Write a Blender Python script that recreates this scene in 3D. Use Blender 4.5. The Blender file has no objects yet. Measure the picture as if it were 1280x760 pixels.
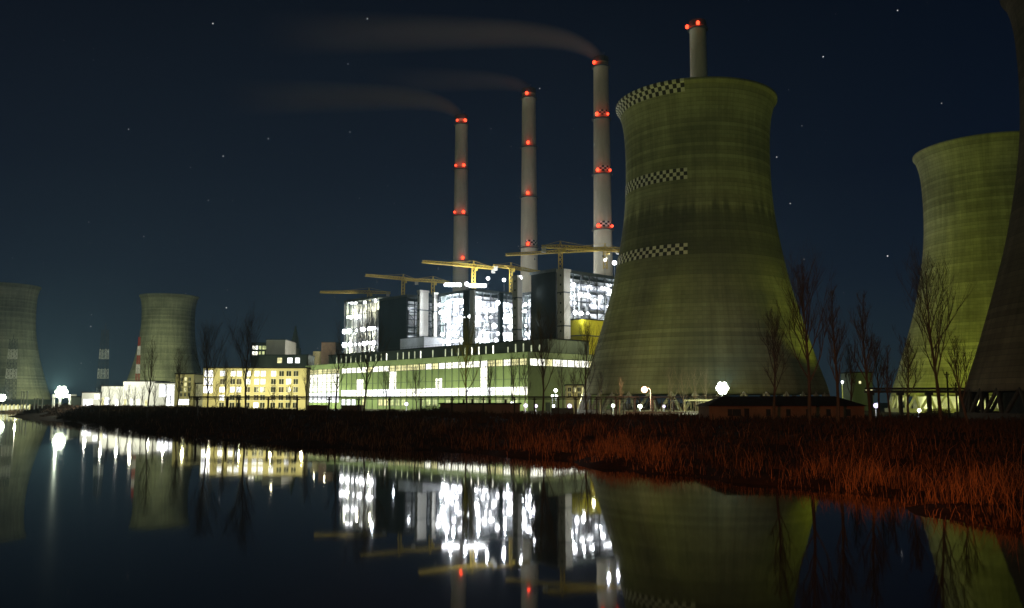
import bpy, math, random
import numpy as np
from mathutils import Vector, Matrix

random.seed(7)
rng = np.random.default_rng(11)
sc = bpy.context.scene
COL = sc.collection
PI = math.pi

# ------------------------------------------------------------------ camera
F = 1100.0                      # focal length in pixels of a 1280 wide picture
TH = math.atan(123.0 / F)       # pitch up
CAMZ = 7.0
cam_d = bpy.data.cameras.new('camera')
cam = bpy.data.objects.new('camera', cam_d)
COL.objects.link(cam)
cam_d.sensor_width = 36.0
cam_d.lens = 36.0 * F / 1280.0
cam_d.clip_start = 0.5
cam_d.clip_end = 20000
cam.location = (0, 0, CAMZ)
cam.rotation_euler = (PI / 2 + TH, 0, 0)
sc.camera = cam

def at(px, py, Y):
    """world point at depth Y that stands at photo position px, py"""
    a = (px - 640) / F
    b = (380 - py) / F
    dy = math.cos(TH) - b * math.sin(TH)
    dz = math.sin(TH) + b * math.cos(TH)
    k = Y / dy
    return Vector((a * k, Y, CAMZ + dz * k))

def X(px, Y, py=503):
    return at(px, py, Y).x

def Z(py, Y):
    return at(640, py, Y).z

# ------------------------------------------------------------------ materials
def new_mat(name):
    m = bpy.data.materials.new(name)
    m.use_nodes = True
    nt = m.node_tree
    b = nt.nodes['Principled BSDF']
    return m, nt, b

def N(nt, t, **kw):
    n = nt.nodes.new(t)
    for k, v in kw.items():
        setattr(n, k, v)
    return n

def L(nt, a, b):
    nt.links.new(a, b)

def math_node(nt, op, a, b=None, c=None):
    n = N(nt, 'ShaderNodeMath', operation=op)
    for i, v in enumerate((a, b, c)):
        if v is None:
            continue
        if isinstance(v, (int, float)):
            n.inputs[i].default_value = v
        else:
            L(nt, v, n.inputs[i])
    return n.outputs[0]

def surf(name, col, rough=0.8, vary=0.25, scale=0.3, metal=0.0, bump=0.0, spec=0.3, stretch=(1, 1, 1)):
    m, nt, b = new_mat(name)
    tc = N(nt, 'ShaderNodeTexCoord')
    mp = N(nt, 'ShaderNodeMapping')
    mp.inputs['Scale'].default_value = stretch
    L(nt, tc.outputs['Object'], mp.inputs['Vector'])
    no = N(nt, 'ShaderNodeTexNoise')
    no.inputs['Scale'].default_value = scale
    no.inputs['Detail'].default_value = 5
    no.inputs['Roughness'].default_value = 0.65
    L(nt, mp.outputs[0], no.inputs['Vector'])
    r = N(nt, 'ShaderNodeValToRGB')
    r.color_ramp.elements[0].position = 0.3
    r.color_ramp.elements[1].position = 0.7
    r.color_ramp.elements[0].color = tuple(c * (1 - vary) for c in col) + (1,)
    r.color_ramp.elements[1].color = tuple(min(1, c * (1 + vary)) for c in col) + (1,)
    L(nt, no.outputs['Fac'], r.inputs[0])
    L(nt, r.outputs[0], b.inputs['Base Color'])
    b.inputs['Roughness'].default_value = rough
    b.inputs['Metallic'].default_value = metal
    b.inputs['Specular IOR Level'].default_value = spec
    if bump:
        bp = N(nt, 'ShaderNodeBump')
        bp.inputs['Strength'].default_value = bump
        L(nt, no.outputs['Fac'], bp.inputs['Height'])
        L(nt, bp.outputs[0], b.inputs['Normal'])
    return m

def glow(name, col, strength, vary=0.0, scale=0.3, sample=False):
    """something that really gives off light: lamps and lit windows"""
    m, nt, b = new_mat(name)
    nt.nodes.remove(b)
    e = N(nt, 'ShaderNodeEmission')
    e.inputs['Color'].default_value = tuple(col) + (1,)
    e.inputs['Strength'].default_value = strength
    L(nt, e.outputs[0], nt.nodes['Material Output'].inputs['Surface'])
    if vary:
        tc = N(nt, 'ShaderNodeTexCoord')
        no = N(nt, 'ShaderNodeTexNoise')
        no.inputs['Scale'].default_value = scale
        no.inputs['Detail'].default_value = 3
        L(nt, tc.outputs['Object'], no.inputs['Vector'])
        mr = N(nt, 'ShaderNodeMapRange')
        mr.inputs['From Min'].default_value = 0.32
        mr.inputs['From Max'].default_value = 0.68
        mr.inputs['To Min'].default_value = strength * (1 - vary)
        mr.inputs['To Max'].default_value = strength * (1 + vary)
        L(nt, no.outputs['Fac'], mr.inputs['Value'])
        L(nt, mr.outputs[0], e.inputs['Strength'])
    m.cycles.emission_sampling = 'FRONT' if sample else 'NONE'
    return m

def tower_concrete(name, col, stain_lo=None, stain_hi=None, stain=0.45, ribs=160):
    """board marked concrete: lifts, vertical ribs, patches, run-off streaks and a sooty stained belt"""
    m, nt, b = new_mat(name)
    tc = N(nt, 'ShaderNodeTexCoord')
    sx = N(nt, 'ShaderNodeSeparateXYZ')
    L(nt, tc.outputs['Object'], sx.inputs[0])
    ang = math_node(nt, 'ARCTAN2', sx.outputs['Y'], sx.outputs['X'])
    z = sx.outputs['Z']
    lift = math_node(nt, 'FLOOR', math_node(nt, 'DIVIDE', z, 1.35))
    rib = math_node(nt, 'FLOOR', math_node(nt, 'MULTIPLY', ang, ribs / (2 * PI)))
    w1 = N(nt, 'ShaderNodeTexWhiteNoise', noise_dimensions='1D')
    L(nt, lift, w1.inputs['W'])
    cv = N(nt, 'ShaderNodeCombineXYZ')
    L(nt, lift, cv.inputs[0]); L(nt, rib, cv.inputs[1])
    w2 = N(nt, 'ShaderNodeTexWhiteNoise', noise_dimensions='2D')
    L(nt, cv.outputs[0], w2.inputs['Vector'])
    # joint lines
    fz = math_node(nt, 'FRACT', math_node(nt, 'DIVIDE', z, 1.35))
    jl = math_node(nt, 'LESS_THAN', fz, 0.16)
    fa = math_node(nt, 'FRACT', math_node(nt, 'MULTIPLY', ang, ribs / (2 * PI)))
    jr = math_node(nt, 'LESS_THAN', fa, 0.22)
    # streaks: noise stretched along z, wrapped round the tower
    ca = math_node(nt, 'COSINE', ang); sa = math_node(nt, 'SINE', ang)
    v = N(nt, 'ShaderNodeCombineXYZ')
    L(nt, math_node(nt, 'MULTIPLY', ca, 26), v.inputs[0])
    L(nt, math_node(nt, 'MULTIPLY', sa, 26), v.inputs[1])
    L(nt, math_node(nt, 'MULTIPLY', z, 0.07), v.inputs[2])
    st = N(nt, 'ShaderNodeTexNoise')
    st.inputs['Scale'].default_value = 0.55; st.inputs['Detail'].default_value = 6
    L(nt, v.outputs[0], st.inputs['Vector'])
    big = N(nt, 'ShaderNodeTexNoise')
    big.inputs['Scale'].default_value = 0.055; big.inputs['Detail'].default_value = 5
    L(nt, tc.outputs['Object'], big.inputs['Vector'])
    f = math_node(nt, 'MULTIPLY_ADD', w1.outputs['Value'], 0.34, 0.68)
    f = math_node(nt, 'MULTIPLY', f, math_node(nt, 'MULTIPLY_ADD', w2.outputs['Value'], 0.14, 0.90))
    f = math_node(nt, 'MULTIPLY', f, math_node(nt, 'MULTIPLY_ADD', jl, -0.20, 1.0))
    f = math_node(nt, 'MULTIPLY', f, math_node(nt, 'MULTIPLY_ADD', jr, -0.07, 1.0))
    f = math_node(nt, 'MULTIPLY', f, math_node(nt, 'MULTIPLY_ADD', st.outputs['Fac'], 0.95, 0.52))
    f = math_node(nt, 'MULTIPLY', f, math_node(nt, 'MULTIPLY_ADD', big.outputs['Fac'], 1.7, 0.15))
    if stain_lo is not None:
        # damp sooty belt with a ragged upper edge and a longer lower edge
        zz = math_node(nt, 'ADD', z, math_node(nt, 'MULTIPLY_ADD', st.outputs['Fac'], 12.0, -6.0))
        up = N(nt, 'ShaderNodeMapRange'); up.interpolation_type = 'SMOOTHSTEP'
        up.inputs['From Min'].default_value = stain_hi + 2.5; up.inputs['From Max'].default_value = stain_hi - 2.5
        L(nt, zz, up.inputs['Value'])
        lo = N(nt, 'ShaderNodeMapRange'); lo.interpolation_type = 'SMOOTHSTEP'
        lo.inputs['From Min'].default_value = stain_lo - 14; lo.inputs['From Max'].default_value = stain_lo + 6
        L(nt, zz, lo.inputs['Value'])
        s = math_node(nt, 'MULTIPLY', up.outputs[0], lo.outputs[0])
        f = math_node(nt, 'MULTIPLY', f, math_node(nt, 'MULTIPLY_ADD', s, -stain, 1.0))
    mx = N(nt, 'ShaderNodeMix', data_type='RGBA', blend_type='MULTIPLY')
    mx.inputs['Factor'].default_value = 1
    mx.inputs['A'].default_value = tuple(col) + (1,)
    L(nt, f, mx.inputs['B'])
    L(nt, mx.outputs['Result'], b.inputs['Base Color'])
    b.inputs['Roughness'].default_value = 0.92
    b.inputs['Specular IOR Level'].default_value = 0.15
    bp = N(nt, 'ShaderNodeBump'); bp.inputs['Strength'].default_value = 0.35; bp.inputs['Distance'].default_value = 0.3
    L(nt, math_node(nt, 'ADD', jl, jr), bp.inputs['Height']); bp.invert = True
    L(nt, bp.outputs[0], b.inputs['Normal'])
    return m

def checker_mat(name, n_around, z0, dz, r=0.0):
    m, nt, b = new_mat(name)
    tc = N(nt, 'ShaderNodeTexCoord')
    sx = N(nt, 'ShaderNodeSeparateXYZ')
    L(nt, tc.outputs['Object'], sx.inputs[0])
    ang = math_node(nt, 'ARCTAN2', sx.outputs['Y'], sx.outputs['X'])
    i = math_node(nt, 'FLOOR', math_node(nt, 'MULTIPLY', ang, n_around / (2 * PI)))
    j = math_node(nt, 'FLOOR', math_node(nt, 'DIVIDE', math_node(nt, 'SUBTRACT', sx.outputs['Z'], z0), dz))
    k = math_node(nt, 'FLOORED_MODULO', math_node(nt, 'ADD', i, j), 2.0)
    k = math_node(nt, 'GREATER_THAN', k, 0.5)
    no = N(nt, 'ShaderNodeTexNoise'); no.inputs['Scale'].default_value = 0.45; no.inputs['Detail'].default_value = 5
    L(nt, tc.outputs['Object'], no.inputs['Vector'])
    wv = math_node(nt, 'MULTIPLY_ADD', no.outputs['Fac'], 0.4, 0.60)
    mx = N(nt, 'ShaderNodeMix', data_type='RGBA')
    L(nt, k, mx.inputs['Factor'])
    mx.inputs['A'].default_value = (0.03, 0.022, 0.018, 1)
    cw = N(nt, 'ShaderNodeCombineColor')
    L(nt, wv, cw.inputs[0]); L(nt, math_node(nt, 'MULTIPLY', wv, 0.97), cw.inputs[1]); L(nt, math_node(nt, 'MULTIPLY', wv, 0.9), cw.inputs[2])
    L(nt, cw.outputs[0], mx.inputs['B'])
    L(nt, mx.outputs['Result'], b.inputs['Base Color'])
    b.inputs['Roughness'].default_value = 0.7
    return m

M = {}
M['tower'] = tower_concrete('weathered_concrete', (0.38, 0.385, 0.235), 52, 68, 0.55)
M['tower_plain'] = tower_concrete('plain_concrete', (0.44, 0.445, 0.29))
M['tower_far'] = tower_concrete('far_pale_concrete', (0.44, 0.44, 0.34))
M['tower_dark'] = tower_concrete('unlit_dark_concrete', (0.15, 0.12, 0.08))  # darker copy of the tower concrete; the unlit look is in the colour
M['stack'] = surf('stack_concrete', (0.58, 0.53, 0.40), 0.85, 0.12, 0.25, stretch=(1, 1, 0.25))
M['concrete'] = surf('pale_concrete', (0.50, 0.49, 0.45), 0.85, 0.15, 0.2, stretch=(1, 1, 0.3))
M['dark_clad'] = surf('dark_cladding', (0.075, 0.09, 0.085), 0.7, 0.35, 0.15, stretch=(1, 1, 0.4))
M['mid_clad'] = surf('grey_green_cladding', (0.17, 0.21, 0.17), 0.7, 0.22, 0.12, stretch=(1, 1, 0.4))
M['green_wall'] = surf('green_panel_wall', (0.30, 0.375, 0.215), 0.7, 0.22, 0.10, stretch=(1, 1, 0.5))
M['parapet'] = surf('pale_green_parapet', (0.42, 0.52, 0.32), 0.7, 0.12, 0.1)
M['cream'] = surf('cream_render', (0.62, 0.57, 0.32), 0.85, 0.12, 0.15)
M['white_wall'] = surf('white_render', (0.74, 0.74, 0.68), 0.85, 0.10, 0.2)
M['yellow_clad'] = surf('yellow_cladding', (0.62, 0.56, 0.03), 0.6, 0.15, 0.12, stretch=(1, 1, 0.3))
M['steel'] = surf('dark_steel', (0.07, 0.075, 0.085), 0.6, 0.3, 0.5)
M['frame_steel'] = surf('grey_frame_steel', (0.20, 0.21, 0.23), 0.6, 0.3, 0.5)
M['black_clad'] = surf('black_cladding', (0.016, 0.020, 0.020), 0.9, 0.4, 0.15, spec=0.05, stretch=(1, 1, 0.4))
M['pale_steel'] = surf('pale_metal_sheet', (0.70, 0.72, 0.74), 0.6, 0.15, 0.2)
M['pipe'] = surf('lagged_pipe', (0.40, 0.42, 0.42), 0.5, 0.2, 0.5, metal=0.0)
M['crane'] = surf('yellow_crane_paint', (0.62, 0.46, 0.08), 0.5, 0.2, 0.4)
M['post'] = surf('rusty_steel_post', (0.045, 0.035, 0.028), 0.8, 0.3, 1.0)
M['hut_wall'] = surf('brown_hut_wall', (0.22, 0.15, 0.11), 0.9, 0.25, 0.4)
M['hut_roof'] = surf('dark_bitumen_roof', (0.016, 0.016, 0.017), 0.9, 0.3, 0.6)
M['bark'] = surf('bark', (0.13, 0.105, 0.085), 0.95, 0.35, 1.2, stretch=(1, 1, 0.3))
M['twig'] = surf('twigs', (0.085, 0.072, 0.060), 0.95, 0.3, 0.8)
M['lit_bark'] = surf('lit_bark', (0.42, 0.36, 0.24), 0.95, 0.25, 1.0)  # paler copy of the bark; the lamplight on the saplings is in the colour
M['black'] = surf('dark_opening', (0.02, 0.02, 0.02), 0.8, 0.2, 0.5)
M['red_paint'] = surf('red_paint', (0.45, 0.04, 0.02), 0.6, 0.15, 0.5)
M['white_paint'] = surf('white_paint', (0.78, 0.77, 0.70), 0.6, 0.1, 0.5)
M['glass'] = surf('dark_glass', (0.03, 0.035, 0.03), 0.15, 0.2, 0.5, spec=0.6)

M['win_white'] = glow('white_lit_window', (1.0, 0.98, 0.82), 2.6, 0.45, 0.35)
M['win_yellow'] = glow('yellow_lit_window', (0.98, 0.92, 0.45), 1.2, 0.45, 0.3)
M['win_green'] = glow('green_lit_window', (0.85, 0.95, 0.42), 0.8, 0.5, 0.3)
M['win_cool'] = glow('cool_lit_window', (0.95, 0.97, 1.0), 2.6, 0.3, 0.4)
M['win_dim'] = glow('dim_lit_window', (0.9, 0.75, 0.35), 0.16, 0.5, 0.3)
M['slit'] = glow('slit_window_light', (0.82, 0.92, 0.55), 0.75, 0.5, 0.2)
M['lamp_white'] = glow('white_lamp', (0.94, 0.96, 1.0), 14)
M['lamp_green'] = glow('mercury_lamp', (0.90, 1.0, 0.78), 22)
M['lamp_violet'] = glow('violet_white_lamp', (0.80, 0.70, 1.0), 2.2)
M['lamp_orange'] = glow('sodium_lamp', (1.0, 0.55, 0.36), 9)
M['lamp_red'] = glow('red_warning_lamp', (1.0, 0.050, 0.018), 5.0)

# ------------------------------------------------------------------ mesh builder
class MB:
    def __init__(self):
        self.v = []; self.f = []
    def box(self, x0, x1, y0, y1, z0, z1):
        self.prism([(x0, y0), (x1, y0), (x1, y1), (x0, y1)], z0, z1)
    def prism(self, pts, z0, z1):
        n = len(pts); b = len(self.v)
        a = sum(pts[i][0] * pts[(i + 1) % n][1] - pts[(i + 1) % n][0] * pts[i][1] for i in range(n))
        if a < 0:
            pts = pts[::-1]
        self.v += [(p[0], p[1], z0) for p in pts] + [(p[0], p[1], z1) for p in pts]
        self.f.append(tuple(b + i for i in reversed(range(n))))
        self.f.append(tuple(b + n + i for i in range(n)))
        for i in range(n):
            j = (i + 1) % n
            self.f.append((b + i, b + j, b + n + j, b + n + i))
    def bar(self, p, q, w, w2=None, n=4):
        p = Vector(p); q = Vector(q); d = q - p
        if d.length < 1e-6:
            return
        d.normalize()
        a = d.cross(Vector((0, 0, 1)))
        if a.length < 1e-3:
            a = Vector((1, 0, 0))
        a.normalize(); c = d.cross(a)
        w2 = w if w2 is None else w2
        b = len(self.v); o = PI / n
        for (e, r) in ((p, w), (q, w2)):
            for i in range(n):
                t = 2 * PI * i / n + o
                self.v.append(tuple(e + (a * math.cos(t) + c * math.sin(t)) * r))
        for i in range(n):
            j = (i + 1) % n
            self.f.append((b + i, b + n + i, b + n + j, b + j))
        self.f.append(tuple(b + i for i in range(n)))
        self.f.append(tuple(b + n + i for i in reversed(range(n))))
    def tube(self, pts, rad, n=5):
        b = len(self.v); k = len(pts)
        for i, p in enumerate(pts):
            p = Vector(p)
            d = Vector(pts[min(i + 1, k - 1)]) - Vector(pts[max(i - 1, 0)])
            d.normalize()
            a = d.cross(Vector((0.13, 0.31, 0.94)))
            if a.length < 1e-3:
                a = Vector((1, 0, 0))
            a.normalize(); c = d.cross(a)
            for j in range(n):
                t = 2 * PI * j / n
                self.v.append(tuple(p + (a * math.cos(t) + c * math.sin(t)) * rad[i]))
        for i in range(k - 1):
            for j in range(n):
                l = (j + 1) % n
                self.f.append((b + i * n + j, b + i * n + l, b + (i + 1) * n + l, b + (i + 1) * n + j))
        self.f.append(tuple(b + j for j in reversed(range(n))))
        self.f.append(tuple(b + (k - 1) * n + j for j in range(n)))
    def ball(self, c, r, n=10, m=6, sz=1.0):
        b = len(self.v)
        self.v.append((c[0], c[1], c[2] - r * sz))
        for i in range(1, m):
            t = PI * i / m
            for j in range(n):
                a = 2 * PI * j / n
                self.v.append((c[0] + r * math.sin(t) * math.cos(a), c[1] + r * math.sin(t) * math.sin(a), c[2] - r * sz * math.cos(t)))
        self.v.append((c[0], c[1], c[2] + r * sz))
        for j in range(n):
            l = (j + 1) % n
            self.f.append((b, b + 1 + l, b + 1 + j))
            for i in range(m - 2):
                o = b + 1 + i * n
                self.f.append((o + j, o + l, o + n + l, o + n + j))
            o = b + 1 + (m - 2) * n
            self.f.append((o + j, o + l, b + 1 + (m - 1) * n))
    def lathe(self, prof, n, a0=0.0, a1=2 * PI, c=(0, 0), closed=False):
        """prof: list of (r, z)"""
        b = len(self.v); full = abs(a1 - a0 - 2 * PI) < 1e-6
        k = n if full else n + 1
        for (r, z) in prof:
            for j in range(k):
                a = a0 + (a1 - a0) * j / n
                self.v.append((c[0] + r * math.cos(a), c[1] + r * math.sin(a), z))
        m = len(prof)
        for i in range(m if closed else m - 1):
            i2 = (i + 1) % m
            for j in range(n):
                l = (j + 1) % k
                self.f.append((b + i * k + j, b + i * k + l, b + i2 * k + l, b + i2 * k + j))
        if closed and not full:
            self.f.append(tuple(b + i * k for i in range(m)))
            self.f.append(tuple(b + i * k + n for i in reversed(range(m))))
    def build(self, name, mat, parent=None, smooth=False, origin=None):
        me = bpy.data.meshes.new(name)
        o = parent_world(parent) if parent is not None else Vector(origin or (0, 0, 0))
        vs = [(p[0] - o.x, p[1] - o.y, p[2] - o.z) for p in self.v]
        me.from_pydata(vs, [], self.f)
        me.materials.append(mat)
        if smooth:
            me.polygons.foreach_set('use_smooth', [True] * len(me.polygons))
        ob = bpy.data.objects.new(name, me)
        COL.objects.link(ob)
        if parent is not None:
            ob.parent = parent
        else:
            ob.location = o
        return ob

WORLD_AT = {}
def parent_world(o):
    v = Vector((0, 0, 0))
    while o is not None:
        v += o.location
        o = o.parent
    return v

def tag(o, label, cat, group=None, kind=None):
    o['label'] = label; o['category'] = cat
    if group: o['group'] = group
    if kind: o['kind'] = kind
    return o

def thing(name, loc, label, cat, group=None):
    o = bpy.data.objects.new(name, None)
    o.empty_display_size = 1
    COL.objects.link(o)
    o.location = loc
    return tag(o, label, cat, group)

def copy_tree(o, parent=None):
    c = o.copy(); COL.objects.link(c); c.parent = parent
    for ch in list(o.children):
        copy_tree(ch, c)
    return c

def lamp(kind, loc, power, col, size=0.5, target=None, angle=60, blend=0.6):
    d = bpy.data.lights.new('light', kind)
    d.energy = power; d.color = col
    d.shadow_soft_size = size
    o = bpy.data.objects.new('light', d); COL.objects.link(o)
    o.location = loc
    if kind == 'SPOT':
        d.spot_size = math.radians(angle); d.spot_blend = blend
        o.rotation_euler = (Vector(target) - Vector(loc)).to_track_quat('-Z', 'Y').to_euler()
    return o

# ------------------------------------------------------------------ ground and water
shore_px = [(1280, 47.5), (1200, 52), (1150, 56), (1080, 65), (1000, 72), (950, 76), (860, 84), (760, 97), (690, 113), (640, 118),
            (570, 128), (500, 130), (400, 142), (300, 164), (200, 203), (120, 285), (70, 380), (35, 453)]
shore = [(1800, -300), (300, -120), (90, -30), (45, 15)] + [((p - 640) / F * y, y) for p, y in shore_px]
shore += [(-262, 468), (-235, 500), (-255, 560), (-330, 600), (-700, 640), (-2600, 700), (-2600, -300)]
SH = np.array(shore)

def signed_dist(px, py):
    """positive on land"""
    px = np.asarray(px, float); py = np.asarray(py, float)
    best = np.full(px.shape, 1e9); inside = np.zeros(px.shape, bool)
    n = len(SH)
    for i in range(n):
        ax, ay = SH[i]; bx, by = SH[(i + 1) % n]
        dx, dy = bx - ax, by - ay
        t = np.clip(((px - ax) * dx + (py - ay) * dy) / (dx * dx + dy * dy), 0, 1)
        best = np.minimum(best, np.hypot(px - ax - t * dx, py - ay - t * dy))
        cond = (ay > py) != (by > py)
        with np.errstate(divide='ignore', invalid='ignore'):
            xi = (bx - ax) * (py - ay) / (by - ay if by != ay else 1e-9) + ax
        inside ^= cond & (px < xi)
    return np.where(inside, -best, best)

def wob(x, y):
    return (np.sin(x * 0.31 + 1.3 * np.sin(y * 0.17)) * np.sin(y * 0.27 + 1.1 * np.sin(x * 0.13 + 2)) * 0.5
            + np.sin(x * 0.9 + y * 0.4 + 2 * np.sin(y * 0.5)) * 0.2 + np.sin(x * 0.07 - y * 0.05) * 0.4)

def height(x, y):
    x = np.asarray(x, float); y = np.asarray(y, float)
    w = wob(x, y)
    d = signed_dist(x, y) + 2.8 * w * np.exp(-np.abs(signed_dist(x, y)) / 30)
    k = np.interp(y, [0, 170, 260, 460, 520, 600], [1, 1, 1.7, 2.6, 2.0, 1.0])
    d = np.where(d > 0, d * k, d)
    z = np.interp(d, [-40, -4, 0, 2.5, 8, 20, 34, 60, 90], [-2.5, -0.9, -0.03, 0.45, 1.0, 2.5, 4.0, 4.2, 3.0])
    return z + np.where((d > 2) & (d < 85), 0.22 * w, 0)

def axis(c, lo, hi, step, far, growth=1.16):
    a = list(np.arange(lo, hi + .01, step))
    s = step; v = lo
    pre = []
    while v > c - far:
        s *= growth; v -= s; pre.append(v)
    s = step; v = hi; post = []
    while v < c + far:
        s *= growth; v += s; post.append(v)
    return np.array(pre[::-1] + a + post)

xs = axis(0, -110, 60, 1.25, 7000)
ys = axis(100, 30, 230, 1.25, 7000)
gx, gy = np.meshgrid(xs, ys)
gz = height(gx, gy)
nx, ny = len(xs), len(ys)
me = bpy.data.meshes.new('ground')
idx = np.arange(nx * ny).reshape(ny, nx)
fq = np.stack([idx[:-1, :-1], idx[:-1, 1:], idx[1:, 1:], idx[1:, :-1]], -1).reshape(-1, 4)
me.from_pydata(np.stack([gx, gy, gz], -1).reshape(-1, 3).tolist(), [], fq.tolist())
me.polygons.foreach_set('use_smooth', [True] * len(me.polygons))
gm = surf('dark_winter_soil', (0.035, 0.022, 0.014), 0.95, 0.5, 0.35, bump=0.6, spec=0.1)
me.materials.append(gm)
ground = bpy.data.objects.new('ground', me); COL.objects.link(ground); ground['kind'] = 'structure'

m, nt, b = new_mat('still_night_water')
b.inputs['Base Color'].default_value = (0.004, 0.007, 0.009, 1)
b.inputs['Roughness'].default_value = 0.035
b.inputs['IOR'].default_value = 1.333
b.inputs['Specular IOR Level'].default_value = 0.5
tc = N(nt, 'ShaderNodeTexCoord')
mp = N(nt, 'ShaderNodeMapping'); mp.inputs['Scale'].default_value = (1.0, 0.35, 1)
L(nt, tc.outputs['Object'], mp.inputs['Vector'])
no = N(nt, 'ShaderNodeTexNoise'); no.inputs['Scale'].default_value = 0.35; no.inputs['Detail'].default_value = 4
L(nt, mp.outputs[0], no.inputs['Vector'])
bp = N(nt, 'ShaderNodeBump'); bp.inputs['Strength'].default_value = 0.08; bp.inputs['Distance'].default_value = 0.06
L(nt, no.outputs['Fac'], bp.inputs['Height']); L(nt, bp.outputs[0], b.inputs['Normal'])
wm = MB()
wm.v = [(-4500, -1500, 0), (2500, -1500, 0), (2500, 1200, 0), (-4500, 1200, 0)]; wm.f = [(0, 1, 2, 3)]
water = wm.build('water', m); water['kind'] = 'structure'

# ------------------------------------------------------------------ cooling towers
PROF = [(41.5, 9.6), (40.8, 12.8), (38.8, 18.5), (37.1, 24), (33.5, 36), (30, 49), (26.9, 65.5), (25.55, 77), (25.1, 88), (25.2, 97), (25.6, 103.5), (26.35, 107.8), (27.1, 110.4), (27.8, 112.0)]
PR = np.array(PROF)
def tower_r(z):
    return float(np.interp(z, PR[:, 1], PR[:, 0]))
def smooth_prof(z0, z1, n, off=0.0):
    # Catmull-Rom through the measured outline
    P_ = [np.array(p[::-1]) for p in PROF]
    P_ = [2 * P_[0] - P_[1]] + P_ + [2 * P_[-1] - P_[-2]]
    zz_, rr_ = [], []
    for i in range(1, len(P_) - 2):
        for u in np.linspace(0, 1, 12, endpoint=False):
            a, b_, c, d = P_[i - 1:i + 3]
            q = .5 * (2 * b_ + (c - a) * u + (2 * a - 5 * b_ + 4 * c - d) * u * u + (3 * b_ - a - 3 * c + d) * u ** 3)
            zz_.append(q[0]); rr_.append(q[1])
    zz_.append(PROF[-1][1]); rr_.append(PROF[-1][0])
    return [(float(np.interp(z, zz_, rr_)) + off, float(z)) for z in np.linspace(z0, z1, n)]

def cooling_tower(loc, label, mat, group, legs=True, bands=False, fill=None, legmat='concrete'):
    t = thing('cooling_tower', loc, label, 'cooling tower', group)
    gz0 = loc[2]
    m = MB()
    outer = smooth_prof(9.6, 112.0, 48) + [(28.2, 112.1), (28.25, 113.0), (27.2, 113.0)]
    inner = [(r - 0.9, z) for r, z in smooth_prof(9.6, 111.5, 20)][::-1]
    m.lathe([(r, z - 0) for r, z in outer + inner], 128, c=(loc[0], loc[1]), closed=True)
    m.build('shell', mat, t, smooth=True)
    ba = MB(); ba.lathe([(43.5, gz0 - 1), (44.2, gz0 - 1), (44.2, gz0 + 1.6), (43.5, gz0 + 1.6)], 72, c=(loc[0], loc[1]), closed=True)
    ba.build('basin_wall', M[legmat], t)
    if legs:
        first = {}
        n = 36
        for k in range(n):
            for s in (-1, 1):
                if s not in first:
                    lm = MB()
                    a0 = 0; a1 = s * PI / n
                    lm.bar((loc[0] + 42.8 * math.cos(a0), loc[1] + 42.8 * math.sin(a0), gz0 + 0.3),
                           (loc[0] + 41.0 * math.cos(a1), loc[1] + 41.0 * math.sin(a1), 10.2), 0.55, 0.5, 6)
                    first[s] = lm.build('leg', M[legmat], t)
                else:
                    o = first[s].copy(); COL.objects.link(o); o.parent = t
                    o.rotation_euler = (0, 0, 2 * PI * k / n)
    else:
        lm = MB(); lm.lathe([(42.6, gz0), (41.2, 9.8), (40.7, 9.8), (42.0, gz0)], 72, c=(loc[0], loc[1]), closed=True)
        lm.build('louvre_ring', M['dark_clad'], t)
    if fill:
        fm = MB(); fm.lathe([(33, gz0 - 0.5), (33, 9.4), (32.5, 9.4), (32.5, gz0 - 0.5)], 72, c=(loc[0], loc[1]), closed=True)
        fm.build('inner_fill', M[fill], t)
    if bands:
        # painted aviation chequers: three belts that stop just left of the middle as seen from the water
        a_end = -PI / 2 - 0.335
        for (z0, rows, dz) in ((109.0, 3, 1.33), (Z(222.5, 281), 3, 1.27), (Z(317.5, 279), 3, 1.22)):
            bm_ = MB()
            z1 = z0 + rows * dz
            if z1 > 112:
                pr = smooth_prof(z0, 111.95, 6, 0.12) + [(28.33, 112.05), (28.38, 112.95)]
            else:
                pr = smooth_prof(z0, z1, 6, 0.12)
            inn = [(r - 0.2, z) for r, z in pr][::-1]
            bm_.lathe(pr + inn, 70, a_end - 2.1, a_end, c=(loc[0], loc[1]), closed=True)
            o = bm_.build('checker_band', checker_mat('checker_belt_paint', 132, z0 - gz0, dz), t, smooth=False)
    return t

tg = 'cooling towers of the power station'
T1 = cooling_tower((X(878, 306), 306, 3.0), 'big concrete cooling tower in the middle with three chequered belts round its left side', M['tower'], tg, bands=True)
T3 = cooling_tower((X(1251, 364), 364, 3.0), 'brightly lit yellow-green cooling tower partly hidden by the dark one at the right edge', M['tower_plain'], tg, fill='white_wall')
T4 = cooling_tower((X(1456, 207), 207, 3.0), 'dark unlit cooling tower cut off by the right edge', M['tower_dark'], tg, fill='black', legmat='post')  # legs, basin and added inner wall coloured near black so the base looks unlit
T2 = cooling_tower((X(206, 880), 880, 3.0), 'distant grey cooling tower behind the red and white mast', M['tower_far'], tg, legs=False)
T5 = cooling_tower((X(-1, 800), 800, 3.0), 'distant grey cooling tower cut off by the left edge', M['tower_far'], tg, legs=False)

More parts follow.
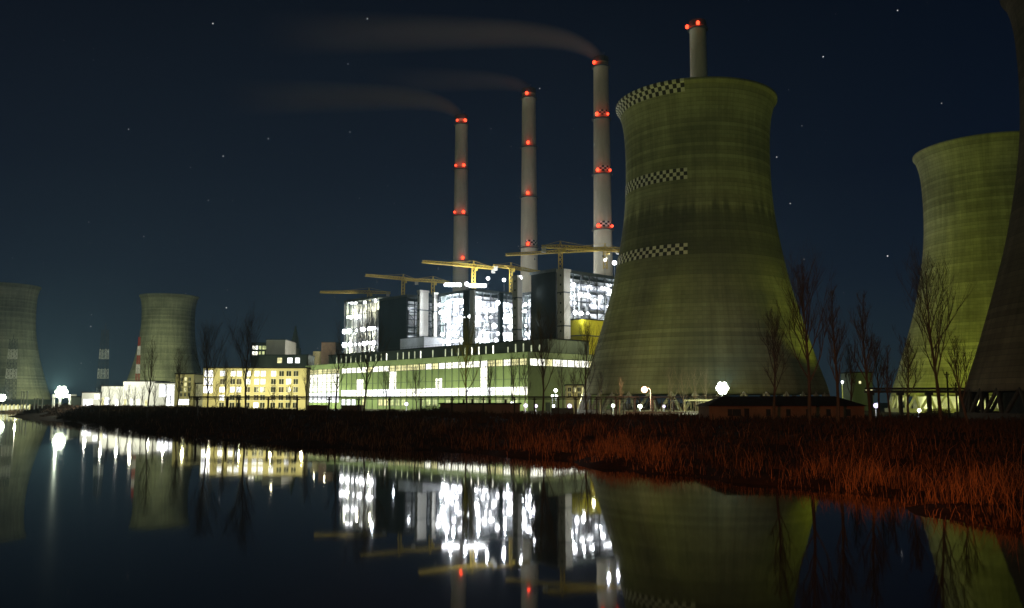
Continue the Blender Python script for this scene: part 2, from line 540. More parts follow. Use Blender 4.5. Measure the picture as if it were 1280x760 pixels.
# ------------------------------------------------------------------ chimneys with red warning lamps
def smokestack(px, Y, top_py, lamps, label, checks=95):
    top = at(px, top_py, Y); x = top.x; H = top.z
    t = thing('smokestack', (x, Y, 3.0), label, 'chimney', 'tall power station chimneys')
    m = MB()
    rb, rt = 6.9, 4.75
    prof = [(rb + (rt - rb) * k / 14, 3 + (H - 3) * k / 14) for k in range(15)]
    m.lathe(prof + [(rt + .25, H), (rt + .25, H + 1.2), (rt - .8, H + 1.2), (rt - .8, H - 6), (0.05, H - 6)], 40, c=(x, Y))
    m.build('shaft', M['stack'], t, smooth=True)
    cr = MB(); cr.lathe([(rt + .35, H - 2.2), (rt + .35, H + 1.3), (rt + .2, H + 1.3), (rt + .2, H - 2.2)], 40, c=(x, Y), closed=True)
    cr.build('dark_crown', M['steel'], t)
    def rr(z): return rb + (rt - rb) * (z - 3) / (H - 3)
    for (py, offs) in lamps:
        z = Z(py + 3, Y)
        g = MB(); r0 = rr(z)
        g.lathe([(r0 - .05, z - .5), (r0 + 1.3, z - .5), (r0 + 1.3, z - .2), (r0 - .05, z - .2)], 32, c=(x, Y), closed=True)
        for k in range(16):
            a = 2 * PI * k / 16
            g.bar((x + (r0 + 1.2) * math.cos(a), Y + (r0 + 1.2) * math.sin(a), z - .3), (x + (r0 + 1.2) * math.cos(a), Y + (r0 + 1.2) * math.sin(a), z + .9), .06)
        g.lathe([(r0 + 1.15, z + .8), (r0 + 1.28, z + .8), (r0 + 1.28, z + .95), (r0 + 1.15, z + .95)], 32, c=(x, Y), closed=True)
        g.build('gallery', M['steel'], t)
        if py > checks:
            c = MB(); r1 = rr(z + 4)
            c.lathe([(r1 + .12, z + 1.2), (r1 + .12, z + 4.8), (r1 + .04, z + 4.8), (r1 + .04, z + 1.2)], 32, -PI / 2 - .5, -PI / 2 + 1.5, c=(x, Y), closed=True)
            c.build('checker_band', checker_mat('checker_panel_paint', 22, z + 1.2 - 3, 1.2), t)
        for (lpx, big) in offs:
            lx = X(lpx, Y)
            dx = lx - x; r0l = r0 + 1.5
            if abs(dx) < r0l:
                ly = Y - math.sqrt(r0l * r0l - dx * dx)
            else:
                ly = Y - 0.5
            lz = Z(py, Y)
            lm = MB(); rad = 1.1 if big else .8
            lm.ball((lx, ly, lz), rad, 10, 6, 1.15)
            lo = lm.build('warning_lamp', M['lamp_red'], t, smooth=True)
            br = MB(); br.bar((lx, ly, z - .3), (lx, ly, lz - rad), .18)
            br.bar((x + dx * .9, ly + .3, z - .35), (lx, ly, z - .3), .15)
            br.build('bracket', M['steel'], lo)
            lamp('POINT', (lx, ly - 2.5, lz), 150 if big else 80, (1, .05, .02), 1.0)
    return (x, Y, H)

S1 = smokestack(577, 661, 147, [(153, ((569.5, 0), (580, 1))), (209, ((568, 0), (578.5, 1))), (267, ((567, 0), (578.5, 1))), (324, ((578, 1),))], 'farthest chimney at the left of the row, smoking, above the brightest bay', 900)
S2 = smokestack(661, 605, 114, [(120, ((659, 1),)), (181.5, ((660.5, 1),)), (244, ((660, 1),)), (307, ((660, 1),))], 'second chimney of the row with one red lamp at each gallery', 290)
S3 = smokestack(751, 550, 75, [(81, ((746.5, 1),)), (146, ((749, 1), (763, 0))), (215.5, ((749, 1), (765, 0))), (284.5, ((749, 1), (767, 0)))], 'tall chimney just left of the big cooling tower with two red lamps per gallery')
S4 = smokestack(872, 498, 30, [(34, ((869.5, 1), (881, 1)))], 'chimney top rising behind the rim of the big cooling tower')

# ------------------------------------------------------------------ the plant in its own row frame
C0 = Vector((7.7, 430)); U = Vector((-.665, .747)).normalized(); V = Vector((U.y, -U.x))
G = 3.0
def P(s, t):
    q = C0 + U * s + V * t
    return (q.x, q.y)
def s_of(px, t):
    k = (px - 640) / F
    a = C0.x + V.x * t; b_ = C0.y + V.y * t
    return (a - k * b_) / (k * U.y - U.x)
def t_of(px, s):
    k = (px - 640) / F
    a = C0.x + U.x * s; b_ = C0.y + U.y * s
    return (k * b_ - a) / (V.x - k * V.y)
def zat(py, s, t):
    return Z(py, P(s, t)[1])
def rbox(m, s0, s1, t0, t1, z0, z1):
    m.prism([P(s0, t0), P(s1, t0), P(s1, t1), P(s0, t1)], z0, z1)

# turbine hall
hall = thing('turbine_hall', P(110, 25) + (G,), 'long low turbine hall with green walls and two rows of lit windows', 'power station hall')
m = MB(); rbox(m, 0, 220, 0, 70, G - 1, 28.9); m.build('wall', M['green_wall'], hall)
m = MB(); rbox(m, -.5, 220.5, -.5, 70.5, 28.9, 31.6); m.build('parapet', M['parapet'], hall)
m = MB(); rbox(m, .6, 219.4, .6, 69.4, 31.6, 31.9); m.build('roof', M['hut_roof'], hall)
m = MB()
for k in range(1, 37):
    rbox(m, k * 6 - .22, k * 6 + .22, -.35, 0, G, 28.9)
rbox(m, 0, 220, -.3, 0, 18.3, 18.6)
m.build('pilasters', M['mid_clad'], hall)
def hall_win(s0, s1, z0, z1, mat, end=False, t0=0, t1=0):
    w = MB(); gl = MB()
    if not end:
        n = max(1, round((s1 - s0) / 1.8)); step = (s1 - s0) / n
        rbox(gl, s0, s1, -.12, .05, z0, z1)
        o = gl.build('window', mat, hall)
        for i in range(n + 1):
            rbox(w, s0 + i * step - .09, s0 + i * step + .09, -.2, -.125, z0, z1)
        rbox(w, s0 - .1, s1 + .1, -.22, -.125, (z0 + z1) / 2 - .08, (z0 + z1) / 2 + .08)
        rbox(w, s0 - .15, s1 + .15, -.26, -.125, z0 - .2, z0)
    else:
        n = max(1, round((t1 - t0) / 1.8)); step = (t1 - t0) / n
        rbox(gl, -.12, .05, t0, t1, z0, z1)
        o = gl.build('window', mat, hall)
        for i in range(n + 1):
            rbox(w, -.2, -.125, t0 + i * step - .09, t0 + i * step + .09, z0, z1)
        rbox(w, -.26, -.125, t0 - .15, t1 + .15, z0 - .2, z0)
    w.build('mullion', M['steel'], o)
r = random.Random(3)
glaz = s_of(425, 0)
for k in range(36):
    s0 = k * 6 + .5; s1 = s0 + 5.1
    if s1 > glaz:
        continue
    q = r.random()
    hall_win(s0, s1, 25.3, 28.3, M['win_yellow'] if (q < .45 or 14 <= k <= 19) else M['win_white'])
    q = r.random()
    hall_win(s0 - .3, s1 + .3, 10.6, 14.6, M['win_cool'] if q < .5 else M['win_white'])
for (pa, pb, zl, zh) in ((600.5, 610, 11.2, 24.9), (545, 553, 14.7, 20), (487.5, 496, 14.7, 24.9), (447, 455, 14.7, 21)):
    hall_win(s_of(pb, 0), s_of(pa, 0), zl + .05 if zl > 14 else 14.65, zh, M['win_white'])
n = 4
for k in range(n):
    a = glaz + (219.5 - glaz) * k / n; c = glaz + (219.5 - glaz) * (k + 1) / n
    hall_win(a + .3, c - .3, 25.6, 28.4, M['win_yellow'])
    hall_win(a + .3, c - .3, 19.9, 25.2, M['win_white'])
    hall_win(a + .3, c - .3, 14.0, 19.5, M['win_white'])
    hall_win(a + .3, c - .3, 7.0, 13.4, M['win_cool'])
for k in range(9):
    hall_win(0, 0, 25.0, 28.3, M['win_white'] if k not in (2, 8) else M['win_yellow'], True, 1.5 + k * 5.2, 6.3 + k * 5.2)
# lit openings of the ground floor
for k in range(30):
    s0 = k * 6 + .5
    if s0 + 5 > glaz: break
    q = r.random()
    if q < .75:
        hall_win(s0 + .6, s0 + 4.6, 5.2, 9.2, M['win_green'] if s0 < 120 else (M['win_yellow'] if s0 < 150 else M['win_cool']))
# door and cabin things on the end face
m = MB(); rbox(m, -.2, .1, 12, 15, G, 7); m.build('door', M['dark_clad'], hall)

# dark bunker bay behind the hall roof
bunk = thing('bunker_bay', P(110, 40) + (31.9,), 'dark set-back storey above the hall roof with a row of narrow lit slits', 'power station building')
m = MB(); rbox(m, .5, 215, 14, 44, 31.9, 38.6); m.build('wall', M['mid_clad'], bunk)
m = MB(); rbox(m, .1, 215.4, 13.6, 44.4, 38.6, 39.1); m.build('roof', M['hut_roof'], bunk)
for k in range(34):
    s = 6 + k * 6.0
    q = r.random()
    if k in (5, 14, 16, 22): continue
    px = 640 + F * P(s, 14)[0] / P(s, 14)[1]
    if px > 705: continue
    w = MB(); zt = 37.2 if q > .2 else 36.0
    rbox(w, s, s + .85, 13.9, 14.1, 32.8, zt)
    w.build('window', M['slit'] if q < .75 else M['win_white'], bunk)
# railing on the bunker roof
m = MB()
for k in range(0, 215, 3):
    a = P(k + 1, 13.9); m.bar((a[0], a[1], 39.1), (a[0], a[1], 40.2), .05)
a = P(1, 13.9); c = P(214, 13.9); m.bar((a[0], a[1], 40.2), (c[0], c[1], 40.2), .06)
m.build('railing', M['steel'], bunk)

# yellow clad end house
sE = s_of(728, 46)
yh = thing('conveyor_house', P(sE, 55) + (31.9,), 'bright yellow clad block beside the big cooling tower above the hall roof', 'power station building')
m = MB(); rbox(m, sE, sE + 22, 46, 80, 31.9, zat(399, sE, 46)); m.build('wall', M['yellow_clad'], yh)
m = MB(); rbox(m, sE - .4, sE + 22.4, 45.6, 80.4, zat(399, sE, 46), zat(399, sE, 46) + .6); m.build('roof', M['hut_roof'], yh)
m = MB(); rbox(m, sE - .3, sE, 46, 80, zat(419, sE, 46) - .3, zat(419, sE, 46) + .3); rbox(m, sE, sE + 22, 45.7, 46, zat(419, sE, 46) - .3, zat(419, sE, 46) + .3); m.build('ledge', M['steel'], yh)

# open steel boiler houses
def lattice(m, p0, p1, z0, z1, nc, nr, w=.32, brace=True, rr=random.Random(1)):
    p0 = Vector(p0); p1 = Vector(p1)
    for i in range(nc + 1):
        q = p0.lerp(p1, i / nc)
        m.bar((q.x, q.y, z0), (q.x, q.y, z1), w * 1.35)
    for j in range(nr + 1):
        z = z0 + (z1 - z0) * j / nr
        m.bar((p0.x, p0.y, z), (p1.x, p1.y, z), w)
    if brace:
        for i in range(nc):
            for j in range(nr):
                if rr.random() < .45:
                    a = p0.lerp(p1, i / nc); c = p0.lerp(p1, (i + 1) / nc)
                    za = z0 + (z1 - z0) * j / nr; zb = z0 + (z1 - z0) * (j + 1) / nr
                    if rr.random() < .5: za, zb = zb, za
                    m.bar((a.x, a.y, za), (c.x, c.y, zb), w * .6)

def boiler_house(label, s0, s1, t0, t1, ztop, front, end, lamps_front, lamps_end, power, roofcol='dark_clad', front_mat='black_clad', rows=9, zbase=31.9, seed=1, lamp_r=1.0, lightcol=(.90, .95, 1.0), casing='pale_steel'):
    """front / end: 'clad' or 'open' faces; the open ones are lit steel frames with plant inside"""
    rr = random.Random(seed)
    cx = P((s0 + s1) / 2, (t0 + t1) / 2)
    t = thing('boiler_house', cx + (G,), label, 'boiler house', 'boiler houses in front of the chimneys')
    lo = 5.5 if end == 'open' else 1.0
    fo = 5.5 if front == 'open' else 1.0
    # inner boiler casing
    m = MB(); rbox(m, s0 + lo, s1 - 1, t0 + fo, t1 - 1, G, ztop - 2); m.build('casing', M[casing], t)
    m = MB(); rbox(m, s0 - .6, s1 + .6, t0 - .6, t1 + .6, ztop, ztop + 1.6); m.build('roof', M[roofcol], t)
    if front == 'clad':
        m = MB(); rbox(m, s0, s1, t0, t0 + .9, G, ztop); m.build('front_wall', M[front_mat], t)
    m = MB(); rbox(m, s1 - .9, s1, t0 + .95, t1, G, ztop); m.build('side_wall', M['dark_clad'], t)
    fr = MB()
    if front == 'open':
        lattice(fr, P(s0, t0), P(s1, t0), zbase, ztop, max(3, int((s1 - s0) / 6)), rows, .34, rr=rr)
        lattice(fr, P(s0 + 5, t0 + 5), P(s1, t0 + 5), zbase, ztop, max(3, int((s1 - s0) / 7)), rows // 2, .16, rr=rr)
    if end == 'open':
        lattice(fr, P(s0, t0), P(s0, t1), zbase, ztop, max(3, int((t1 - t0) / 6)), rows, .34, rr=rr)
        lattice(fr, P(s0 + 5, t0 + 5), P(s0 + 5, t1), zbase, ztop, max(3, int((t1 - t0) / 7)), rows // 2, .16, rr=rr)
    if fr.v:
        fr.build('steel_frame', M['steel'], t)
    # decks, ducts and pipes between frame and casing
    for j in range(1, rows):
        z = zbase + (ztop - zbase) * j / rows
        if end == 'open' and rr.random() < .7:
            a = t0 + (t1 - t0) * rr.random() * .5; c = a + (t1 - t0) * (.25 + .25 * rr.random())
            dk = MB(); rbox(dk, s0 + .6, s0 + 4.5, a, min(c, t1), z - .25, z); dk.build('deck', M['frame_steel'], t)
        if front == 'open' and rr.random() < .7:
            a = s0 + (s1 - s0) * rr.random() * .5; c = a + (s1 - s0) * (.25 + .25 * rr.random())
            dk = MB(); rbox(dk, a, min(c, s1 - 1), t0 + .6, t0 + 4.5, z - .25, z); dk.build('deck', M['frame_steel'], t)
    pp = MB()
    for k in range(18):
        if k == 9:
            pp.v and pp.build('pipework', M['pipe'], t)
            pp = MB()
        if end == 'open':
            tt = t0 + 2 + (t1 - t0 - 4) * rr.random(); a = P(s0 + 2.5 + 2 * rr.random(), tt)
            z0 = zbase + (ztop - zbase) * rr.random() * .5; z1 = z0 + (ztop - z0) * (.3 + .6 * rr.random())
            pp.bar((a[0], a[1], z0), (a[0], a[1], z1), .5 + .6 * rr.random(), n=8)
            zz = zbase + (ztop - zbase) * rr.random() * .9
            a = P(s0 + 4, t0 + 2); c = P(s0 + 4, t0 + (t1 - t0) * (.4 + .5 * rr.random()))
            pp.bar((a[0], a[1], zz), (c[0], c[1], zz), .4 + .5 * rr.random(), n=8)
        if front == 'open':
            ss = s0 + 2 + (s1 - s0 - 4) * rr.random(); a = P(ss, t0 + 2.5 + 2 * rr.random())
            z0 = zbase + (ztop - zbase) * rr.random() * .5; z1 = z0 + (ztop - z0) * (.3 + .6 * rr.random())
            pp.bar((a[0], a[1], z0), (a[0], a[1], z1), .5 + .6 * rr.random(), n=8)
    if pp.v: pp.build('pipework', M['frame_steel'], t)
    # lamps
    lampmesh = None
    def put(x, y, z, rad):
        nonlocal lampmesh
        if lampmesh is None:
            l = MB(); l.ball((x, y, z), 1.0, 10, 6)
            o = l.build('floodlight', M['lamp_white'], t, smooth=True)
            # recentre so that copies can be moved
            me_ = o.data
            for vv in me_.vertices:
                vv.co -= Vector((x, y, z)) - t.location
            o.location = Vector((x, y, z)) - t.location
            lampmesh = o
        else:
            o = lampmesh.copy(); COL.objects.link(o); o.parent = t
            o.location = Vector((x, y, z)) - t.location
        o.scale = (rad,) * 3
    for (n_, face) in ((lamps_front, 0), (lamps_end, 1)):
        for k in range(n_):
            j = rr.randint(1, rows - 1); z = zbase + (ztop - zbase) * (j / rows) - 1.1 + rr.uniform(-.3, .3)
            if face == 0:
                a = P(s0 + 1 + (s1 - s0 - 2) * rr.random(), t0 - .5 + (2.5 if rr.random() < .3 else 0))
            else:
                a = P(s0 - .5 + (2.5 if rr.random() < .3 else 0), t0 + 1 + (t1 - t0 - 2) * rr.random())
            put(a[0], a[1], z, lamp_r * (.55 + .8 * rr.random()))
    # light in the open bays
    for face, ok, length in ((0, front == 'open', s1 - s0), (1, end == 'open', t1 - t0)):
        if not ok: continue
        for j in range(4):
            for i in range(3):
                f = (i + .5) / 3 + rr.uniform(-.1, .1)
                z = zbase + (ztop - zbase) * ((j + .5) / 4) + rr.uniform(-3, 3)
                a = P(s0 + length * f, t0 + .9) if face == 0 else P(s0 + .9, t0 + length * f)
                lamp('POINT', (a[0], a[1], z), power, lightcol, .6)
    return t

sA0, sA1 = s_of(508, 45), s_of(473, 45)
zA = zat(371, sA0, 45)
boiler_house('dark clad boiler house with a dimly lit end, beside the detached lit tower', sA0, sA1, 45, 100, zA, 'clad', 'open', 0, 14, 900, seed=5, lamp_r=.5)
sB0, sB1 = s_of(592, 45), s_of(548, 45)
zB = zat(364, sB0, 45)
BHB = boiler_house('boiler house with the two most glaring white open bays below the first chimney', sB0, sB1, 45, 104, zB, 'open', 'open', 70, 90, 14000, seed=8, lamp_r=1.15)
for nm, q in (('duct', (s_of(586.5, 43.5), s_of(579, 43.5), 43.2, 44.8)), ('duct', (s_of(592, 43.5), s_of(587.5, 43.5), 43.2, 44.8)), ('duct', (sB0 - 1.6, sB0 - .3, t_of(622.5, sB0), t_of(627, sB0)))):
    m = MB(); rbox(m, *q, 31.9, zB + .5); m.build(nm, M['black_clad' if q[2] != 43.2 or nm != 'duct' or q[0] > sB0 + .1 else 'concrete'], BHB)
sC0, sC1 = s_of(696, 45), s_of(664, 45)
zC = zat(339, sC0, 45)
boiler_house('boiler house with black clad front and lit lattice end beside the big cooling tower', sC0, sC1, 45, 110, zC, 'clad', 'open', 0, 54, 7000, seed=12, lamp_r=1.0)
# lower open bay between the pillars
sD0, sD1 = s_of(664, 62), s_of(650, 62)
boiler_house('narrow lit bay between the slim stair tower and the black clad front', sD0, sD1, 62, 100, zat(368, sD0, 62), 'open', 'clad', 16, 0, 3000, seed=15, lamp_r=.9)

# detached lit tower to the left
sL0, sL1 = s_of(470, 60), s_of(430, 60)
zL = zat(372, sL0, 60)
boiler_house('detached lit tower with warm white floors under the leftmost crane', sL0, sL1, 60, 100, zL, 'open', 'clad', 50, 0, 8000, seed=21, lamp_r=1.5, rows=6, lightcol=(1, .95, .66), zbase=20, casing='pipe')

# concrete stair towers
def stair(pa, pc, pb, t, top_py, label, low=31.9):
    s0 = s_of(pc, t); s1 = s_of(pa, t); t1 = t_of(pb, s0)
    zt = zat(top_py, s0, t)
    o = thing('stair_tower', P((s0 + s1) / 2, (t + t1) / 2) + (G,), label, 'stair tower', 'concrete stair towers of the boiler houses')
    m = MB(); rbox(m, s0, s1, t, t1, G, zt); m.build('wall', M['concrete'], o)
    m = MB(); rbox(m, s0 - .35, s1 + .35, t - .35, t1 + .35, zt, zt + 1.4); m.build('cornice', M['concrete'], o)
    for k in range(2):
        z = low + (zt - low) * (.35 + .4 * k)
        m = MB(); m.prism([P(s0 - .25, t - .25), P(s1, t - .25), P(s1, t + .1), P(s0 + .1, t + .1), P(s0 + .1, t1), P(s0 - .25, t1)], z - .35, z + .35)
        m.build('ledge', M['steel'], o)
    m = MB()
    for k in range(9):
        z = low + (zt - low) * (k + .5) / 9
        rbox(m, (s0 + s1) / 2 - .5, (s0 + s1) / 2 + .5, t - .06, t + .05, z, z + 1.1)
    m.build('slot_window', M['glass'], o)
    return o, (s0, s1, t, t1, zt)
st1, q1 = stair(640.5, 647, 653, 38, 347, 'slim concrete stair tower under the middle crane')
st2, q2 = stair(697, 705.5, 713.5, 40, 339, 'thick concrete stair tower with one brilliantly lit face beside the lattice')
st3, q3 = stair(539.5, 542, 546.5, 42, 368, 'pale stair tower at the left of the most glaring bay')
st4, q4 = stair(521, 524, 535, 44, 365, 'white lit stair tower with dark openings on the dim boiler house end')
# added unseen lamps lighting the stair tower faces from the right
for (q, pw) in ((q1, 900), (q2, 3000), (q3, 1500), (q4, 2600)):
    for zf in (.45, .8):
        a = P(q[0] - 9, (q[2] + q[3]) / 2 + 2)
        lamp('POINT', (a[0], a[1], 31 + (q[4] - 31) * zf), pw, (.92, .96, 1), .5)

# small pale penthouse on the left of the dim bay
sp0, sp1 = s_of(530, 24), s_of(500, 24)
pb_ = thing('pump_house', P(sp0, 28) + (39.1,), 'small pale blue-grey house on the bunker roof below the dim boiler house', 'power station building')
zp = zat(421, sp0, 24)
m = MB(); rbox(m, sp0, sp1, 24, 38, 39.1, zp); m.build('wall', M['pale_steel'], pb_)
m = MB(); rbox(m, sp0 - .3, sp1 + .3, 23.7, 38.3, zp, zp + .4); m.build('roof', M['hut_roof'], pb_)
a = P((sp0 + sp1) / 2, 12); lamp('POINT', (a[0], a[1], 47), 1300, (.8, .9, 1), .5)  # added light without a fixture, brightens the small pale house

# roof lamp groups on masts (they light the cranes, the chimneys and the air)
def roof_light(px, py, s, t, zroof, power, label, heads=1, spread=0, rad=1.1, group='floodlights on the boiler house roofs'):
    x, y = P(s, t)
    y2 = y
    p = at(px, py, y2)
    o = thing('roof_floodlight', (p.x, p.y, zroof), label, 'floodlight', group)
    m = MB()
    m.bar((p.x, p.y, zroof), (p.x, p.y, p.z), .18)
    hs = [p.x + (k - (heads - 1) / 2) * spread for k in range(heads)]
    if heads > 1: m.bar((hs[0], p.y, p.z - .2), (hs[-1], p.y, p.z - .2), .15)
    m.build('mast', M['steel'], o)
    for h in hs:
        l = MB(); l.ball((h, p.y, p.z), rad, 10, 6); l.build('lamp', M['lamp_white'], o, smooth=True)
    lamp('POINT', (p.x, p.y - 1.6, p.z + 1.2), power, (.9, .95, 1), .6)
RP = 8500
mid = (sB0 + sB1) / 2
roof_light(566, 356, mid + 6, 60, zB + 1.6, RP * 1.5, 'long bank of floodlight heads on the roof left of the dark pillar', 6, 1.75, 1.25)
roof_light(583.5, 355, mid - 3, 60, zB + 1.6, RP, 'single floodlight on the roof between the two long banks', 1, 0, 1.3)
roof_light(597, 357, sB0 + 3, 60, zB + 1.6, RP * 1.5, 'long bank of floodlight heads under the crane with the longest jib', 6, 1.75, 1.25)
roof_light(610, 348, sB0 + 2, 75, zB + 1.6, RP, 'lone floodlight high above the right bay, nearest to the longest bank', 1, 0, 1.1)
roof_light(630, 350, sB0 + 2, 98, zB + 1.6, RP, 'lone floodlight just left of the middle crane mast', 1, 0, 1.1)
roof_light(650.5, 347.5, q1[0] + 1, q1[2] + 3, q1[4] + 1.4, RP * .35, 'floodlight on top of the slim stair tower', 1, 0, 1.2)
roof_light(756, 325.5, sC0 + 2, 90, zC + 1.6, RP, 'smaller of two floodlights beside the rim of the big tower flank', 1, 0, .95)
roof_light(768, 328.5, sC0 + 1, 96, zC + 1.6, RP, 'larger of two floodlights beside the big tower flank', 1, 0, 1.3)
for k, (px, hd, lb) in enumerate(((441, 3, 'bank of three floodlights on the detached tower roof'), (455.5, 1, 'floodlight left of the leftmost crane mast'), (470, 1, 'floodlight at the right corner of the detached tower roof'))):
    roof_light(px, 378, sL1 - 4 - k * 10, 62, zL + 1.6, 7000, lb, hd, 2.0, 1.3)
# assumed unseen yellow lamps that wash the yellow house
a = P(sE - 30, 55); lamp('POINT', (a[0], a[1], 52), 15000, (1, .95, .55), .6)
a = P(sE - 22, 30); lamp('POINT', (a[0], a[1], 42), 3500, (1, .95, .55), .6)

# ------------------------------------------------------------------ tower cranes
def crane(mpx, left, right, Y, base_py, label):
    zj = Z(left[1] + (right[1] - left[1]) * (mpx - left[0]) / (right[0] - left[0]), Y)
    def end(px, py):
        k = (Z(py, 1000) - CAMZ) / 1000
        y = (zj - CAMZ) / k
        return at(px, py, y)
    a = end(*left); c = end(*right)
    f = (mpx - left[0]) / (right[0] - left[0])
    mp_ = a.lerp(c, f); mp_.z = zj
    zb = Z(base_py, mp_.y)
    o = thing('tower_crane', (mp_.x, mp_.y, zb), label, 'tower crane', 'yellow tower cranes on the boiler house roofs')
    m = MB(); w = 1.0
    for dx in (-w, w):
        for dy in (-w, w):
            m.bar((mp_.x + dx, mp_.y + dy, zb), (mp_.x + dx, mp_.y + dy, zj), .3)
    n = max(2, int((zj - zb) / 2.2))
    for k in range(n):
        z0 = zb + (zj - zb) * k / n; z1 = zb + (zj - zb) * (k + 1) / n
        for (d0, d1) in (((-w, -w), (w, -w)), ((w, -w), (w, w)), ((w, w), (-w, w)), ((-w, w), (-w, -w))):
            m.bar((mp_.x + d0[0], mp_.y + d0[1], z0), (mp_.x + d1[0], mp_.y + d1[1], z1), .2)
    m.build('mast', M['crane'], o)
    def truss(p, q, name):
        m = MB(); d = (q - p); ln = d.length; d.normalize(); sd = Vector((-d.y, d.x, 0)) * .9; h = 2.0
        n = max(3, int(ln / 2.0))
        m.bar(p + sd, q + sd, .3); m.bar(p - sd, q - sd, .3); m.bar(p + Vector((0, 0, h)), q + Vector((0, 0, h * .6)), .34)
        for k in range(n):
            u0 = p + d * (ln * k / n); u1 = p + d * (ln * (k + .5) / n); hh = h - h * .4 * k / n
            up = u1 + Vector((0, 0, hh))
            m.bar(u0 + sd, up, .18); m.bar(u0 - sd, up, .18)
            u2 = p + d * (ln * (k + 1) / n)
            m.bar(up, u2 + sd, .18); m.bar(up, u2 - sd, .18); m.bar(u0 + sd, u0 - sd, .16)
        m.build(name, M['crane'], o)
    la, lc = (a - mp_).length, (c - mp_).length
    far, near = (a, c) if la > lc else (c, a)
    truss(mp_.copy(), far, 'jib'); truss(mp_.copy(), near, 'counter_jib')
    m = MB(); e = near.lerp(mp_, .12)
    m.box(e.x - 1.2, e.x + 1.2, e.y - 1, e.y + 1, zj - 2.4, zj + .6); m.build('counterweight', M['concrete'], o)
    m = MB(); tp = Vector((mp_.x, mp_.y, zj + 4.2)); 
    for dx in (-w, w): m.bar((mp_.x + dx, mp_.y, zj), tp, .28)
    m.bar(tp, far.lerp(mp_, .45) + Vector((0, 0, 1.6)), .1); m.bar(tp, near.lerp(mp_, .2) + Vector((0, 0, 1.6)), .1)
    m.build('apex', M['crane'], o)
    m = MB(); m.box(mp_.x + 1.1, mp_.x + 2.6, mp_.y - 1.6, mp_.y + .2, zj - 2.2, zj - .2); m.build('cab', M['crane'], o)
    m = MB(); hk = far.lerp(mp_, .3); m.bar((hk.x, hk.y, zj), (hk.x, hk.y, zj - 2.6), .1); m.box(hk.x - .35, hk.x + .35, hk.y - .3, hk.y + .3, zj - 3.6, zj - 2.6)
    m.build('hook', M['steel'], o)
Yr = P(mid, 70)[1]
crane(461, (400, 366), (488, 367), P(sL0 + 10, 75)[1], 376, 'leftmost yellow crane with a level jib over the detached lit tower')
crane(503.5, (457, 345), (523, 352), P(sA0 + 15, 70)[1], 374, 'second yellow crane from the left standing on the dark clad boiler house')
crane(541, (506, 350.5), (562, 354), P(sA0, 85)[1], 368, 'small yellow crane on the left of the glaring bay')
crane(591, (528, 328), (620, 337), P(sB0 + 10, 70)[1], 361, 'yellow crane with a long tilted jib below the red lamp of the first chimney')
crane(638, (617, 333), (679, 341.5), P(sB0, 100)[1], 366, 'yellow crane left of the slim stair tower with its jib crossing the second chimney')
crane(700, (776, 314.5), (677, 309.5), P(q2[0], 44)[1], 338, 'yellow crane standing on the thick stair tower')
crane(757, (632, 319.5), (775, 312), P(sC0 + 3, 80)[1], 336, 'dim yellow crane with the longest low jib behind the stair tower crane')

# ------------------------------------------------------------------ assumed unseen yard lamps along the hall front and end
for k in range(11):
    a = P(6 + k * 20, -15)
    lamp('POINT', (a[0], a[1], 9 + (k % 2) * 2), (7000, 6000, 7000, 5600, 5600, 5200, 6000, 5600, 7500, 11000, 14000)[k] * 1.2, (.90, 1.0, .48), .5)
for k in range(3):
    a = P(-16, 8 + k * 18)
    lamp('POINT', (a[0], a[1], 8), 1000, (.95, 1, .40), .5)

# ------------------------------------------------------------------ office block and low buildings to the left
def block(name, x0, x1, Y, depth, ztop, mat, label, cat='building', zb=G, group=None, roof='hut_roof'):
    o = thing(name, ((x0 + x1) / 2, Y + depth / 2, zb), label, cat, group)
    m = MB(); m.box(x0, x1, Y, Y + depth, zb - 1 if zb == G else zb, ztop); m.build('wall', M[mat], o)
    m = MB(); m.box(x0 - .3, x1 + .3, Y - .3, Y + depth + .3, ztop, ztop + .5); m.build('roof', M[roof], o)
    return o
def front_window(o, x0, x1, z0, z1, Y, mat, frame=True):
    w = MB(); w.box(x0, x1, Y - .06, Y + .06, z0, z1); q = w.build('window', mat, o)
    if frame:
        f = MB()
        f.box(x0 - .12, x1 + .12, Y - .2, Y - .065, z0 - .16, z0); f.box(x0 - .1, x1 + .1, Y - .14, Y - .065, z1, z1 + .12)
        f.box((x0 + x1) / 2 - .05, (x0 + x1) / 2 + .05, Y - .12, Y - .065, z0, z1)
        f.build('frame', M['white_paint'], q)

YO = 330
of = block('office_building', X(253, YO), X(382, YO), YO, 6, Z(460.5, YO), 'cream', 'cream five-storey office block with many white-lit windows', 'building')
rows = [467, 477, 487, 497, 506.5]
cols = [274.0 + 0.0, 277.5]
lit = {(0, 277): 1, (0, 290): 1, (0, 298): 1, (0, 309): 1, (0, 320): 1, (0, 328): 1, (0, 341): 1, (1, 309): 1, (1, 320): 1, (1, 328): 1, (1, 360): 1,
       (2, 277): 1, (2, 290): 1, (2, 298): 1, (3, 277): 1, (4, 320): 1}
for ri, py in enumerate(rows):
    for px in (277, 290, 298, 309, 320, 328, 341, 351, 360, 369):
        on = (ri, px) in lit
        x = X(px, YO); z = Z(py, YO)
        front_window(of, x - .85, x + .85, z - .95, z + .95, YO, (M['win_cool'] if (ri * 7 + px) % 5 else M['win_white']) if on else (M['glass'] if (ri * 3 + px) % 7 else M['win_dim']))
for ri in range(3):
    for px in (256.5, 262.5):
        x = X(px, YO); z = Z(rows[ri], YO)
        front_window(of, x - .75, x + .75, z - 1.25, z + 1.25, YO, M['win_cool'])
